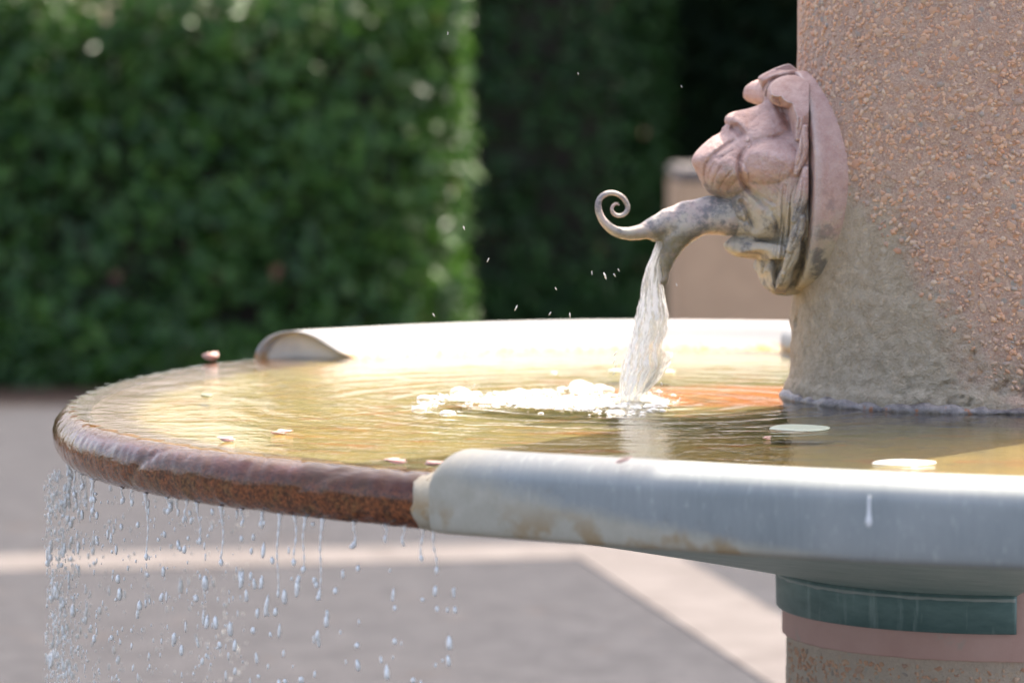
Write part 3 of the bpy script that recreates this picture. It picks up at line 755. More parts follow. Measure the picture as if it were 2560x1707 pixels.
# basin shell: underside + floor
def z_under(th):   # height where the underside meets the pillar; it climbs past the collar's end
    return np.where(th > 270.6, -.233+np.clip((th-270.6)*.0049*.95, 0, .15), np.where(th < 95, -.1, -.233))
def make_basin():
    th = np.arange(TH0, TH1+.01, .75)
    prof_t = np.linspace(0, 1, 26)
    V = []
    for t in th:
        zi = float(z_under(np.array(t))); r1 = float(RO(t))-.056; r0 = .266
        for q in prof_t:
            r = r0+(r1-r0)*q
            z = zi+(-.053-zi)*(q**.92)
            x, y = plan(t, r); V.append((x, y, z))
    F = grid_faces(len(th), len(prof_t))
    bowl = fpart('basin', V, F, M_UNDER)
    # floor under the water
    rs = np.linspace(0, 1, 60); V = []; UV = []
    for t in th:
        ro = float(RO(t)); spill = 1.0 if BACK_END-1 < t < FRONT_END+1 else 0.0
        for q in rs:
            r = .262+(ro-.030-.262)*q; e = ro-r
            z = -.013*min(1, max(0, (e-.03)/.30))**.75-.0025
            x, y = plan(t, r); V.append((x, y, z)); UV.append((e, spill))
    o = fpart('basin_floor', V, grid_faces(len(th), len(rs)), M_BOWL, bowl, uvs=np.array(UV))
    # end plates closing the basin beside the pillar
    for t in (TH0, TH1):
        V = []; ro = float(RO(t))-.035; zi = float(z_under(np.array(t)))
        for q in np.linspace(0, 1, 12):
            r = .262+(ro-.262)*q
            for dt in (-.003, .003):
                a = math.radians(t); x, y = plan(t, r); x += -math.sin(a)*dt; y += math.cos(a)*dt
                V.append((x, y, .018)); V.append((x, y, zi+(-.052-zi)*q))
        F = []
        for i in range(11):
            b = i*4; F += [(b, b+4, b+5, b+1), (b+2, b+3, b+7, b+6), (b, b+2, b+6, b+4), (b+1, b+5, b+7, b+3)]
        F += [(0, 1, 3, 2), (44, 46, 47, 45)]
        fpart('end_plate', V, F, M_BACKLIP, bowl, smooth=False)
    return bowl
BASIN = make_basin()

# bare rolled edge over which the water spills
def make_rim():
    th = np.arange(BACK_END-5.5, FRONT_END+1.8, .22); a_ = np.concatenate([[2.6, 2.2, 1.9], np.linspace(math.pi/2, -math.pi/2-.5, 22)])
    V = []; UV = []; c = .0315
    base = 0; last = None
    for t in th:
        ro = float(RO(t)); p = plan(t, ro)
        if last: base += math.hypot(p[0]-last[0], p[1]-last[1])
        last = p
        for k, a in enumerate(a_):
            r = ro-c+c*math.cos(a)*(1 if a < 1.6 else 1.15); z = -c+c*math.sin(a)+.0004
            q = float(vnoise(np.array([[t*.8, a*3, 1]]), 12, 3)[0])*.0012 if -1.4 < a < 1.5 else 0
            # shallow dents along the roll
            q -= .0022*math.exp(-((t-(212.0+(a-.2)*2.2))/.45)**2)+.0018*math.exp(-((t-(196.5+(a-.2)*3.2))/.4)**2)+.0014*math.exp(-((t-(226+(a)*3))/.5)**2)
            q += float(vnoise(np.array([[t*3.2+a*1.5, a*1.6, 4]]), 14, 3)[0])*.0009 if -1.4 < a < 1.5 else 0
            r += q*math.cos(a); z += q*math.sin(a)
            x, y = plan(t, r); V.append((x, y, z)); UV.append((base, -a*c))
    o = fpart('spill_edge', V, grid_faces(len(th), len(a_)), M_RIM, BASIN, uvs=np.array(UV)); fix_normals(o)
    # lime joint between bare edge and front lip
    th = np.linspace(FRONT_END-1.15, FRONT_END+1.6, 16); V = []
    for i, t in enumerate(th):
        ro = float(RO(t)); g = .0013
        for a in np.linspace(2.4, -math.pi/2-.1, 26):
            q = float(vnoise(np.array([[t*2.2, a*2.2, 5]]), 31, 3)[0])*.0022
            if i == 0: g0 = -.0012
            else: g0 = min(g, .0015+i*.0012)+q
            r = ro-c+(c+g0)*math.cos(a); z = -c+(c+g0)*math.sin(a)
            tt = t+(float(vnoise(np.array([[a*2.5, 2, 8]]), 32, 3)[0])*.35 if i < 4 else 0)
            x, y = plan(tt, r); V.append((x, y, z))
    o = fpart('lime_joint', V, grid_faces(16, 26), M_LIME, BASIN); fix_normals(o)
make_rim()

LIPP = [(-.122, -.012), (-.118, -.002), (-.108, .0035), (-.096, .010), (-.083, .020), (-.070, .031), (-.057, .0385), (-.044, .0412), (-.030, .0395),
        (-.016, .033), (-.005, .021), (.001, .006), (.0025, -.010), (.0030, -.026), (.0025, -.042), (.0010, -.055), (-.0015, -.0620), (-.007, -.0655), (-.020, -.0655), (-.040, -.0650), (-.054, -.060), (-.056, -.050)]
def lip(name, mat, t0, t1, round_start, oblique=0.0):
    prof = catmull(LIPP, 3); prof[:, 1] = np.where(prof[:, 1] > 0, prof[:, 1]*.66, prof[:, 1]*.96); th = np.concatenate([np.linspace(t0, t0+2.2, 22)[:-1], np.arange(t0+2.2, t1, .6), [t1]])
    V = []; UV = []; base = 0; last = None; cen = np.array([-.038, -.026])
    L0 = math.radians(1)*float(RO(t0))
    for t in th:
        ro = float(RO(t)); p = plan(t, ro)
        if last: base += math.hypot(p[0]-last[0], p[1]-last[1])
        last = p; s = 1.0; tops = 1.0
        if round_start:
            d = min(1, base/.026); s = .965+.035*math.sqrt(max(0, 1-(1-d)**2)); tops = .45+.55*math.sqrt(max(0, 1-(1-d)**2))
        for k, q in enumerate(prof):
            e, z = cen+(q-cen)*s
            if z > -.015: z = -.015+(z+.015)*tops
            tt = t
            if oblique and t < t0+8: tt = t+oblique*(-q[0]/.12)*(1-(t-t0)/8)
            x, y = plan(tt, ro+e); V.append((x, y, z)); UV.append((base+(-q[0]*.10 if round_start else .5), k*.01))
    F = grid_faces(len(th), len(prof))
    o = fpart(name, V, F, mat, BASIN, uvs=np.array(UV)); fix_normals(o)
    return o, prof
def lip_cap(name, mat, t, prof, inset, s=1.0, oblique=0.0):
    cen = np.array([-.038, -.026]); ro = float(RO(t)); V = []; a = math.radians(t)
    for q in prof:
        e, z = cen+(q-cen)*s; z = -.015+(z+.015)*.45 if z > -.015 else z; x, y = plan(t+oblique*(-q[0]/.12), ro+e); V.append((x-math.sin(a)*inset, y+math.cos(a)*inset, z))
    return fpart(name, V, [tuple(range(len(V)))], mat, BASIN, smooth=False)
fl, prof = lip('front_lip', M_LIP, FRONT_END+.15, TH1, True)
lip_cap('lip_end_cap', M_LIME, FRONT_END+.15, prof, 0.0006, .965)
bl_, _ = lip('back_lip', M_BACKLIP, TH0, BACK_END, False)
bpy.data.objects.remove(bl_)
def back_lip():
    prof = catmull(LIPP, 3); th = np.concatenate([np.arange(TH0, BACK_END, .6), [BACK_END]]); V = []; V2 = []
    for t in th:
        ro = float(RO(t)); f = max(0, (t-(BACK_END-8))/8)
        for q in prof:
            x, y = plan(t-4.6*f*(-q[0]/.12), ro+q[0]); V.append((x, y, q[1]))
            m_ = q+(np.array([-.045, -.012])-q)*.045
            x, y = plan(t-4.6*f*(-q[0]/.12), ro+m_[0]); V2.append((x, y, m_[1]))
    n1 = len(V); F = grid_faces(len(th), len(prof)); F2 = F[:, ::-1]+n1; k = len(prof); b = (len(th)-1)*k
    R = np.array([[b+i, b+i+1, n1+b+i+1, n1+b+i] for i in range(k-1)])
    o = fpart('back_lip', V+V2, np.concatenate([F, F2, R]), M_BACKLIP, BASIN, uvs=np.zeros((2*n1, 2))); fix_normals(o)
    # closing plug a little inside the open end
    cap_v = []
    for q in prof:
        x, y = plan(BACK_END-1.1-4.2*(-q[0]/.12), float(RO(BACK_END))+q[0]*.98-.001); cap_v.append((x, y, q[1]*.95))
    fpart('lip_end_plug', cap_v, [tuple(range(len(cap_v)))], plain('pale_filler', (.66, .60, .50), .8, 40, .2), BASIN, smooth=False)
    # short lip running from the corner to the pillar
    V = []; pts = np.linspace(float(RO(TH0))-.004, .255, 24); a = math.radians(TH0); nx, ny = -math.sin(a), math.cos(a)
    m = 14
    for r in pts:
        for j in range(m):
            b = 2*math.pi*j/m; w = .030
            x, y = plan(TH0, r); x += nx*(.008+w*math.cos(b)); y += ny*(.008+w*math.cos(b)); V.append((x, y, .004+.036*math.sin(b)))
    F = []
    for i in range(23):
        for j in range(m): F.append((i*m+j, i*m+(j+1) % m, (i+1)*m+(j+1) % m, (i+1)*m+j))
    F.append(tuple(range(m)))
    o = fpart('side_lip', V, F, M_BACKLIP, BASIN); fix_normals(o)
back_lip()

# collar and mortar on the pillar below the basin
def band_on_pillar(name, mat, t0, t1, z0, z1, r0, r1, top_fn=None, thick=.012, wob=.0):
    th = np.arange(t0, t1+.01, .8); prof = []
    V = []
    for t in th:
        zt = z1 if top_fn is None else top_fn(t)
        q = float(vnoise(np.array([[t*.25, 1, 3]]), 21, 3)[0])*wob
        for (r, z) in ((r0-thick, z0+q), (r0-.0012, z0+q), (r0, z0+.0015+q), (r0*.5+r1*.5, (z0+zt)/2), (r1, zt-.0015), (r1-.0012, zt), (r1-thick, zt)):
            x, y = plan(t, r); V.append((x, y, z))
    n = 7; F = grid_faces(len(th), n).tolist()
    F.append(tuple(range(n))); F.append(tuple((len(th)-1)*n+k for k in range(n))[::-1])
    o = fpart(name, V, [tuple(f) for f in F], mat); fix_normals(o)
    sm = [len(f) == 4 for f in F]; return o
band_on_pillar('support_collar', M_COLLAR, 88, 270.6, -.2785, -.2285, .2845, .2855)
band_on_pillar('scale_line', M_SCALE, 150, 270.6, -.2375, -.2325, .2858, .2872, thick=.006, wob=.002)
def mortar_top(t): return -.2 if t > 270 else -.25
band_on_pillar('mortar_band', M_MORTAR, 150, 275.2, -.3145, -.25, .2765, .2765, top_fn=mortar_top, wob=.0012)

# ------------------------------------------------------------------ mask and spout
MA = rad(190.0); MR = .2625; MZ = .29
UX, UY = math.cos(MA), math.sin(MA)            # outward from the pillar
VX, VY = -UY*1.0, UX*1.0                       # sideways, towards the camera
if VY > 0: VX, VY = -VX, -VY
def to_world(P):
    P = np.asarray(P, float); u, v, w = P[..., 0], P[..., 1], P[..., 2]
    return np.stack([PX+UX*(MR+u)+VX*v, PY+UY*(MR+u)+VY*v, MZ+w], -1)
def A(x, y, v=0.0):
    """mask coordinates of a feature measured on the photograph at sideways offset v"""
    u = .05
    for _ in range(4):
        Y = PY+UY*(MR+u)+VY*v; X = (x-1280)/10400*Y; u = (X-PX-VX*v)/UX-MR
    return (u, v, CAM_H-(y-154)*Y/10400-MZ)
def B(x, y, v, r): return (*A(x, y, v), r)

def Av(x, y, v):
    """vector form of A()"""
    u = np.full_like(x, .05)
    for _ in range(5):
        Y = PY+UY*(MR+u)+VY*v; X = (x-1280)/10400*Y; u = (X-PX-VX*v)/UX-MR
    return np.stack([u, v, CAM_H-(y-154)*Y/10400-MZ], -1)

def seg_dist(X, Y, pts, closed=False):
    """distance to a polyline, the nearest point on it and the running parameter"""
    best = np.full(X.shape, 1e9); bx = np.zeros_like(X); by = np.zeros_like(X); bt = np.zeros_like(X); n = len(pts)-1
    for i in range(n):
        ax, ay = pts[i][:2]; dx, dy = pts[i+1][0]-ax, pts[i+1][1]-ay; L = dx*dx+dy*dy+1e-9
        t = np.clip(((X-ax)*dx+(Y-ay)*dy)/L, 0, 1); px, py = ax+t*dx, ay+t*dy; d = np.hypot(X-px, Y-py); m = d < best
        best = np.where(m, d, best); bx = np.where(m, px, bx); by = np.where(m, py, by); bt = np.where(m, i+t, bt)
    return best, bx, by, bt

def make_mask():
    """head modelled as a half-width over its profile; both halves are the same shape mirrored"""
    prof = [(2020,186),(2004,183),(1990,174),(1972,161),(1947,167),(1920,179),(1897,193),(1899,206),(1905,226),(1911,244),(1909,257),(1890,265),(1869,272),(1845,277),(1828,282),(1817,290),(1813,302),(1816,312),
            (1806,320),(1803,330),(1780,344),(1753,368),(1736,388),(1731,401),(1735,415),(1743,430),(1754,455),(1763,472),(1776,484),(1792,491),(1809,500),(1815,515),(1818,540),(1825,562),(1834,580),(1832,591),
            (1820,600),(1815,613),(1822,629),(1841,641),(1868,645),(1894,650),(1899,667),(1900,683),(1909,692),(1913,702),(1917,718),(1927,730),(1941,737),(1962,740),(1984,738),(2020,730)]
    pc = catmull(prof, 3)
    g = 1.45; xs = np.arange(1728, 2021, g); ys = np.arange(156, 744, g); X, Y = np.meshgrid(xs, ys, indexing='ij')
    inside = np.zeros(X.shape, bool); P2 = np.vstack([pc, [[2100, 730], [2100, 186]]])
    for i in range(len(P2)):
        x0, y0 = P2[i]; x1, y1 = P2[(i+1) % len(P2)]
        if y0 == y1: continue
        c = ((y0 > Y) != (y1 > Y)) & (X < (x1-x0)*(Y-y0)/(y1-y0)+x0); inside ^= c
    d, nx, ny, _ = seg_dist(X, Y, pc)
    px = .000524; dm = d*px
    cap = np.sqrt(dm*dm+2*dm*.0105)
    H = np.clip(.022+(X-1765)/235*.084, .014, .100); soft = np.where(inside, np.minimum(H, cap*1.05), 0)
    kk = np.exp(-np.linspace(-2.2, 2.2, 17)**2); kk /= kk.sum()
    for ax in (0, 1, 0, 1): soft = np.apply_along_axis(lambda r_: np.convolve(np.pad(r_, 8, mode='edge'), kk, mode='valid'), ax, soft)
    H = np.maximum(soft, .004)
    def bump(cx, cy, rx, ry, rot, a, p=1.0):
        nonlocal H
        r = math.radians(rot); dx, dy = X-cx, Y-cy; q = ((dx*math.cos(r)+dy*math.sin(r))/rx)**2+((-dx*math.sin(r)+dy*math.cos(r))/ry)**2
        H = H+a*.001*np.clip(1-q, 0, 1)**p
    def groove(pts, depth, w, e=2, jit=0):
        nonlocal H
        q = catmull(pts, 5) if len(pts) > 2 else pts; dd, _, _, t = seg_dist(X, Y, q); n = len(q)-1
        fade = np.clip(np.minimum(t, n-t)/n*5, 0, 1)**.6
        H = H-(1.5 if depth < 7 else 1.0)*depth*.001*np.exp(-(dd/w)**e)*fade
    def dome(cx, cy, rx, ry, rot, v0, h, p=.5, k=.002):
        nonlocal H
        r = math.radians(rot); dx, dy = X-cx, Y-cy; q = ((dx*math.cos(r)+dy*math.sin(r))/rx)**2+((-dx*math.sin(r)+dy*math.cos(r))/ry)**2
        f = np.where(q < 1, v0+h*np.clip(1-q, 0, 1)**p, -1); m = q < 1.0; hh = np.maximum(k-np.abs(H-f), 0)/k
        H = np.where(m, np.maximum(H, f)+hh*hh*k*.25, H)
    def roll(pts, k=.0015):
        """rounded strand; points carry half-width in px and sideways offset"""
        nonlocal H
        q = catmull(pts, 5); dd, _, _, t = seg_dist(X, Y, [tuple(a[:2]) for a in q]); i = np.clip(t.astype(int), 0, len(q)-2); f = t-i
        w = q[i, 2]*(1-f)+q[i+1, 2]*f; v = q[i, 3]*(1-f)+q[i+1, 3]*f; rr = np.clip(1-(dd/w)**2, 0, 1)
        z = np.where(dd < w, v-w*px*1.05+w*px*1.05*np.sqrt(rr), -1); hh = np.maximum(k-np.abs(H-z), 0)/k
        H = np.where(dd < w, np.maximum(H, z)+hh*hh*k*.25, H)
    # nose and the plane running from it to the cheek
    bump(1928, 312, 62, 34, -22, 7)
    bump(1830, 300, 20, 17, 0, 1.5)
    groove([(1822, 318), (1834, 322), (1846, 332), (1856, 350)], 9, 9, 2)
    groove([(1836, 308), (1850, 322), (1860, 342)], 5, 5)
    bump(1853, 312, 16, 24, -35, 2.5)
    # muzzle
    bump(1800, 402, 70, 66, 0, 8)
    bump(1788, 370, 46, 16, -38, 3)
    groove([(1772, 396), (1800, 374), (1824, 358), (1842, 348)], 3.4, 5)
    groove([(1790, 404), (1812, 388), (1838, 374)], 1.8, 3.5)
    bump(1817, 440, 55, 49, 12, 10, .6)
    groove([(1778, 393), (1765, 412), (1762, 442), (1772, 474)], 2.5, 4)
    for ln in ([(1788, 404), (1776, 424), (1770, 456)], [(1804, 414), (1790, 438), (1780, 470)], [(1833, 424), (1812, 448), (1797, 476)], [(1846, 446), (1830, 464), (1816, 482)]): groove(ln, 1.8, 2.8)
    # cheek
    bump(1920, 402, 74, 58, -14, 13, .65)
    groove([(1866, 372), (1852, 392), (1848, 424), (1860, 462), (1900, 502), (1932, 532)], 6, 7)
    groove([(1866, 371), (1895, 358), (1930, 347), (1968, 332)], 4.5, 8)
    groove([(1852, 448), (1878, 474), (1915, 498), (1945, 512)], 2.5, 5)
    # brow, temple, socket
    dome(1973, 230, 55, 40, -6, .068, .028, .40, .006)
    dome(2005, 280, 33, 78, 0, .062, .044, .5, .006)
    bump(1985, 245, 30, 40, 0, 3)
    bump(1925, 222, 10, 34, 20, -8, .7)
    groove([(1934, 232), (1942, 244), (1950, 262), (1962, 286), (1973, 312), (1978, 338)], 17, 13, 2)
    bump(1941, 236, 11, 12, 0, 9, .8); bump(1953, 272, 7, 18, -35, 5, .9)
    groove([(1946, 250), (1956, 276), (1966, 292)], 1.5, 2)
    groove([(1923, 226), (1932, 208), (1950, 201), (2000, 196)], 1.5, 2.6); groove([(1926, 240), (1936, 218), (1955, 210), (2002, 205)], 1.5, 2.6); groove([(1932, 246), (1942, 224), (1962, 218), (1996, 214)], 1.0, 2.4)
    # crest between the brows
    groove([(1904, 236), (1912, 212), (1930, 199), (1960, 193), (2000, 188)], 9, 6)
    groove([(1908, 194), (1938, 180), (1985, 173)], 1.6, 3)
    # lips, folds round the spout
    bump(1847, 524, 27, 34, 10, 5, .45); bump(1856, 572, 21, 22, 0, 4, .45); bump(1914, 556, 33, 60, -8, 5, .55)
    groove([(1846, 500), (1862, 516), (1874, 545), (1892, 580)], 6.5, 7); groove([(1838, 545), (1852, 550), (1868, 556)], 2.5, 4)
    groove([(1930, 520), (1942, 560), (1946, 600)], 3, 5)
    groove([(1834, 592), (1862, 590), (1900, 602), (1950, 606)], 10, 8)
    roll([(1838, 618, 18, .021), (1862, 622, 20, .034), (1900, 626, 21, .056), (1950, 630, 19, .082)])
    groove([(1852, 600), (1858, 612), (1866, 622)], 1.6, 4)
    # beard
    roll([(1912, 648, 9, .014), (1906, 668, 8, .012), (1910, 686, 6, .008)])
    roll([(1934, 650, 14, .040), (1925, 690, 15, .040), (1943, 724, 13, .030)])
    # hair beside the face: fine strands, then the heavy plait along the edge
    H = np.where((X > 1938) & (Y > 440), np.minimum(H, .098), H)
    for k in range(6):
        x0 = 1942+k*6.8+(k*37 % 5)*.8-1.6; j = [(k*53+q*29) % 7-3 for q in range(5)]; groove([(x0+12, 425+(k*31 % 40)), (x0+5+j[1], 500), (x0+3+j[2], 560), (x0-3+j[3], 620), (x0-9, 660+(k*17 % 30))], 1.3+(k*7 % 4)*.5, 2.4)
    roll([(1995, 246, 6, .100), (2000, 290, 10, .108), (1994, 346, 7, .104)])
    roll([(2012, 318, 7, .112), (2006, 382, 14, .114), (1990, 432, 7, .106)])
    roll([(2014, 424, 9, .114), (2005, 490, 17, .117), (1989, 549, 11, .108)])
    roll([(2005, 545, 11, .110), (1993, 586, 17, .106), (1977, 622, 12, .098)])
    roll([(1992, 608, 12, .098), (1979, 646, 17, .090), (1964, 680, 11, .076)])
    roll([(1974, 664, 12, .080), (1961, 698, 17, .064), (1952, 730, 12, .042)])
    for ln in ([(1994, 262), (1998, 300), (1992, 338)], [(2004, 336), (2004, 382), (1990, 424)], [(2007, 440), (2003, 490), (1990, 538)], [(1999, 560), (1990, 590), (1977, 616)], [(1986, 622), (1978, 648), (1966, 674)], [(1969, 678), (1961, 702), (1954, 724)]): groove(ln, 1.8, 2.4)
    # small coil beside the nostril
    bump(1867, 350, 6, 7, 0, 5, .5); bump(1870, 363, 7, 7, 0, 4.5, .5)
    # surface unevenness
    q = np.stack([X*.05, Y*.05, X*0], -1); H = H+vnoise(q, 8, 3)*.0015+vnoise(q*4.5, 9, 3)*.0010
    k3 = np.array([.25, .5, .25])
    for ax in (0, 1): H = np.apply_along_axis(lambda r_: np.convolve(np.pad(r_, 1, mode='edge'), k3, mode='valid'), ax, H)
    w_ = (455-Y)/1930; H = np.minimum(H, .1245*np.sqrt(np.clip(1-((w_)/.1445)**2, 0, 1))+.0045)
    steep = np.sqrt(2*dm*.012)+dm*2.6; k = .004; hh = np.maximum(k-np.abs(H-steep), 0)/k; lim = np.minimum(H, steep)-hh*hh*k*.25; H = np.where(((X-1973)/58)**2+((Y-230)/43)**2 < 1, H, lim)
    H = np.maximum(H, 0)
    X2 = np.where(inside, X, nx); Y2 = np.where(inside, Y, ny); H = np.where(inside, H, 0)
    m = inside; cell = (m[:-1, :-1] | m[1:, :-1] | m[:-1, 1:] | m[1:, 1:])
    I = np.arange(X.size).reshape(X.shape); c = np.argwhere(cell); F = np.stack([I[c[:, 0], c[:, 1]], I[c[:, 0]+1, c[:, 1]], I[c[:, 0]+1, c[:, 1]+1], I[c[:, 0], c[:, 1]+1]], -1)
    used = np.unique(F); mp = np.full(X.size, -1); mp[used] = np.arange(len(used)); F = mp[F]
    L = Av(X2.ravel()[used], Y2.ravel()[used], H.ravel()[used]); Rm = L.copy(); Rm[:, 1] *= -1
    V = np.concatenate([L, Rm]); F = np.concatenate([F, F[:, ::-1]+len(L)])
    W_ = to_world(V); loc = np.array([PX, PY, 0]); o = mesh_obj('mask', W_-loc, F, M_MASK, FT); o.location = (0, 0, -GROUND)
    bm = bmesh.new(); bm.from_mesh(o.data); bmesh.ops.remove_doubles(bm, verts=bm.verts, dist=.00004); bmesh.ops.recalc_face_normals(bm, faces=bm.faces)
    for f_ in bm.faces: f_.smooth = True
    bm.to_mesh(o.data); bm.free()
    return o
MASK = make_mask()

def make_plate():
    """oval backing cut square at the front and saddled onto the round pillar behind"""
    n = 120; V = []; F = []; rings = []
    def ring(s, depth):
        out = []
        for i in range(n):
            a = 2*math.pi*i/n; j = 1+.004*math.sin(5*a+1)+.003*math.sin(11*a)
            v = .1245*s*j*math.cos(a); w = .1430*s*j*math.sin(a)+.0005
            back = math.sqrt(max(1e-6, float(pillar_radius(MZ+w))**2-v*v))-MR-.004   # u of the pillar surface at v
            u = back+(.0110-back)*depth
            out.append((u, v, w))
        rings.append(out)
    for s, d in ((.5, 1.0), (.93, 1.0), (.985, .985), (1.0, .94), (1.003, .7), (1.006, .45), (1.010, .2), (1.012, 0)): ring(s, d)
    V = [q for r_ in rings for q in r_]
    for k in range(len(rings)-1):
        for i in range(n): F.append((k*n+i, k*n+(i+1) % n, (k+1)*n+(i+1) % n, (k+1)*n+i))
    F.append(tuple(range(n)))
    v = to_world(np.array(V)); v[:, 0] -= PX; v[:, 1] -= PY
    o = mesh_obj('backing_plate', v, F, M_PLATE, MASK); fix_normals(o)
make_plate()

def make_spout():
    f = Field((.02, -.04, -.135), (.235, .04, .04), .0011)
    # body coming out of the mouth
    f.chain([B(1880, 545, 0, .0215), B(1815, 541, 0, .0222), B(1770, 542, 0, .0195), B(1730, 554, 0, .0178), B(1702, 566, 0, .0165)], k=.012)
    # nozzle bending down
    f.chain([B(1715, 572, 0, .0165), B(1690, 598, 0, .0140), B(1672, 630, 0, .0105), B(1662, 662, 0, .0072), B(1656, 698, 0, .0052), B(1662, 740, 0, .0024)], k=.012)
    # leaf-like tongue above the outlet
    f.chain([B(1775, 514, 0, .0125), B(1712, 533, 0, .0135), B(1668, 552, 0, .0135), B(1634, 570, 0, .0118), B(1598, 582, 0, .0095)], k=.010)
    f.chain([B(1640, 592, 0, .007), B(1662, 602, 0, .009)], k=.005)
    # hollow at the outlet
    f.chain([B(1640, 622, -.002, .0065), B(1655, 600, 0, .0060)], k=.004, cut=True)
    f.chain([B(1633, 650, 0, .0085), B(1640, 690, 0, .0095)], k=.004, cut=True)
    P, F = f.mesh(); P = relax(P, F, 2, .5); P += vnoise(P*120, 18, 3)[:, None]*.0006
    W_ = to_world(P)
    # curled tail
    path = [(1650,562,.0115),(1610,578,.0103),(1570,584,.0085),(1535,576,.0066),(1508,552,.0052),(1496,522,.0043),(1499,498,.0037),(1516,484,.0035),(1537,483,.0033),(1556,493,.0032),
            (1567,509,.0031),(1569,523,.0030),(1561,535,.0028),(1548,539,.0027),(1536,535,.0025),(1530,525,.0022),(1532,515,.0019),(1541,509,.0015),(1548,513,.0007)]
    pp = catmull([(x, y, r) for x, y, r in path], 7)
    cen = [tuple(to_world(np.array(A(x, y, 0)))) for x, y, r in pp]
    v, ff = sweep(cen, [r for _, _, r in pp], 14, flat=[1.25]*len(pp))
    n0 = len(W_); V = np.concatenate([W_, np.array(v)]); V[:, 0] -= PX; V[:, 1] -= PY
    faces = [tuple(q) for q in F.tolist()]+[tuple(i+n0 for i in q) for q in ff]
    return mesh_obj('spout', V, faces, M_SPOUT, MASK)
make_spout()

# ------------------------------------------------------------------ water in the basin
IMP = (PX-.476, PY-.096)                                   # where the jet lands
def make_water():
    th = np.arange(TH0+.3, TH1-.2, .35); rs = np.linspace(0, 1, 190); V = np.zeros((len(th), len(rs), 3))
    for i, t in enumerate(th):
        ro = float(RO(t)); f = min(1, max(0, (t-(BACK_END-5.5))/1.5))*min(1, max(0, (FRONT_END+1-t)/1.2)); ro += .013*f*min(1, max(0, (205-t)/12))
        edge = ro-.104+(.068+.006*math.sin(t*1.9)+.004*math.sin(t*4.3+1))*f
        r = .262+(edge-.262)*rs; a = math.radians(t); x = PX+r*math.cos(a); y = PY+r*math.sin(a)
        V[i, :, 0] = x; V[i, :, 1] = y
    d = np.hypot(V[..., 0]-IMP[0], V[..., 1]-IMP[1])
    z = .0016*np.sin(d*85)*np.exp(-d*4.5)*(d > .02)+vnoise(V*np.array([14, 10, 0])+3, 77, 3)*.0008
    z += np.where(d < .09, (vnoise(V*90, 78, 2)*.004)*np.clip(1-d/.09, 0, 1), 0)
    q = rs[None, :]; z = z*np.clip((1-q)/.06, 0.05, 1)*np.clip(q/.03, .2, 1)
    V[..., 2] = z+.0012
    P = V.reshape(-1, 3).copy(); P[:, 0] -= PX; P[:, 1] -= PY
    F = grid_faces(len(th), len(rs)); a_, b_, c_ = P[F[0, 0]], P[F[0, 1]], P[F[0, 2]]
    if np.cross(b_-a_, c_-a_)[2] < 0: F = F[:, ::-1]          # the surface faces up
    o = mesh_obj('basin_water', P, F, M_WATER); o.location = (PX, PY, 0); o['kind'] = 'structure'
make_water()

# ------------------------------------------------------------------ falling jet
def make_stream():
    # outline measured on the photograph: left edge, right edge, y
    L = [(1642,600),(1632,632),(1616,668),(1606,705),(1600,745),(1590,790),(1580,835),(1568,880),(1556,925),(1549,960),(1552,990),(1556,1012)]
    R = [(1662,600),(1660,632),(1655,668),(1656,705),(1664,745),(1672,790),(1664,835),(1652,880),(1655,915),(1630,960),(1608,985),(1598,1012)]
    ys = np.linspace(600, 1012, 130); lx = np.interp(ys, [p[1] for p in L], [p[0] for p in L]); rx = np.interp(ys, [p[1] for p in R], [p[0] for p in R])
    n = 48; V = []; UV = []
    for i, y in enumerate(ys):
        c = (lx[i]+rx[i])/2; hw = (rx[i]-lx[i])/2
        for k in range(n):
            a = 2*math.pi*k/n
            q = float(vnoise(np.array([[math.cos(a)*2.2+i*.012, math.sin(a)*2.2, i*.055]]), 50, 4)[0])
            g = 1+q*.35
            x_ = c+hw*math.cos(a)*(1+q*.10)+float(vnoise(np.array([[i*.22, a*1.4, 9]]), 51, 3)[0])*(1.5+i*.035); base = np.array(A(x_, y, 0)); base[1] = hw/1930*.55*math.sin(a)*g
            V.append(to_world(base)); UV.append((a/2/math.pi*3, i/130*2))
    F = grid_faces(130, n).tolist(); F += [[i*n+n-1, (i+1)*n+n-1, (i+1)*n, i*n] for i in range(129)]
    # side sheet peeling off on the right
    V = np.array(V); m0 = len(V); extra = []; EU = []
    sp = [(1652, 872, 1660, 878), (1648, 890, 1681, 882), (1642, 910, 1681, 898), (1632, 930, 1670, 920), (1622, 950, 1655, 945), (1612, 968, 1636, 965), (1604, 985, 1616, 985)]
    sp = catmull(sp, 5); m = 8
    for s_ in (1, -1):
        for i, (x0, y0, x1, y1) in enumerate(sp):
            for k in range(m):
                t = k/(m-1); x_ = x0+(x1-x0)*t; y_ = y0+(y1-y0)*t
                b = np.array(A(x_, y_, .006)); b[1] += s_*.0022*math.sin(math.pi*min(1, t*1.0))+.001*math.sin(i*.9+t*4); extra.append(to_world(b)); EU.append((t*.6, i/len(sp)))
    nr = len(sp); G = grid_faces(nr, m); F += (G+m0).tolist(); F += (G[:, ::-1]+m0+nr*m).tolist()
    V = np.concatenate([V, np.array(extra)]); loc = np.array([IMP[0], IMP[1], 0])
    o = mesh_obj('water_jet', V-loc, [tuple(f) for f in F], M_STREAM, uvs=np.array(UV+EU)); o.location = loc
    tag(o, 'clear white jet of water falling from the spout into the basin', 'water jet')
make_stream()

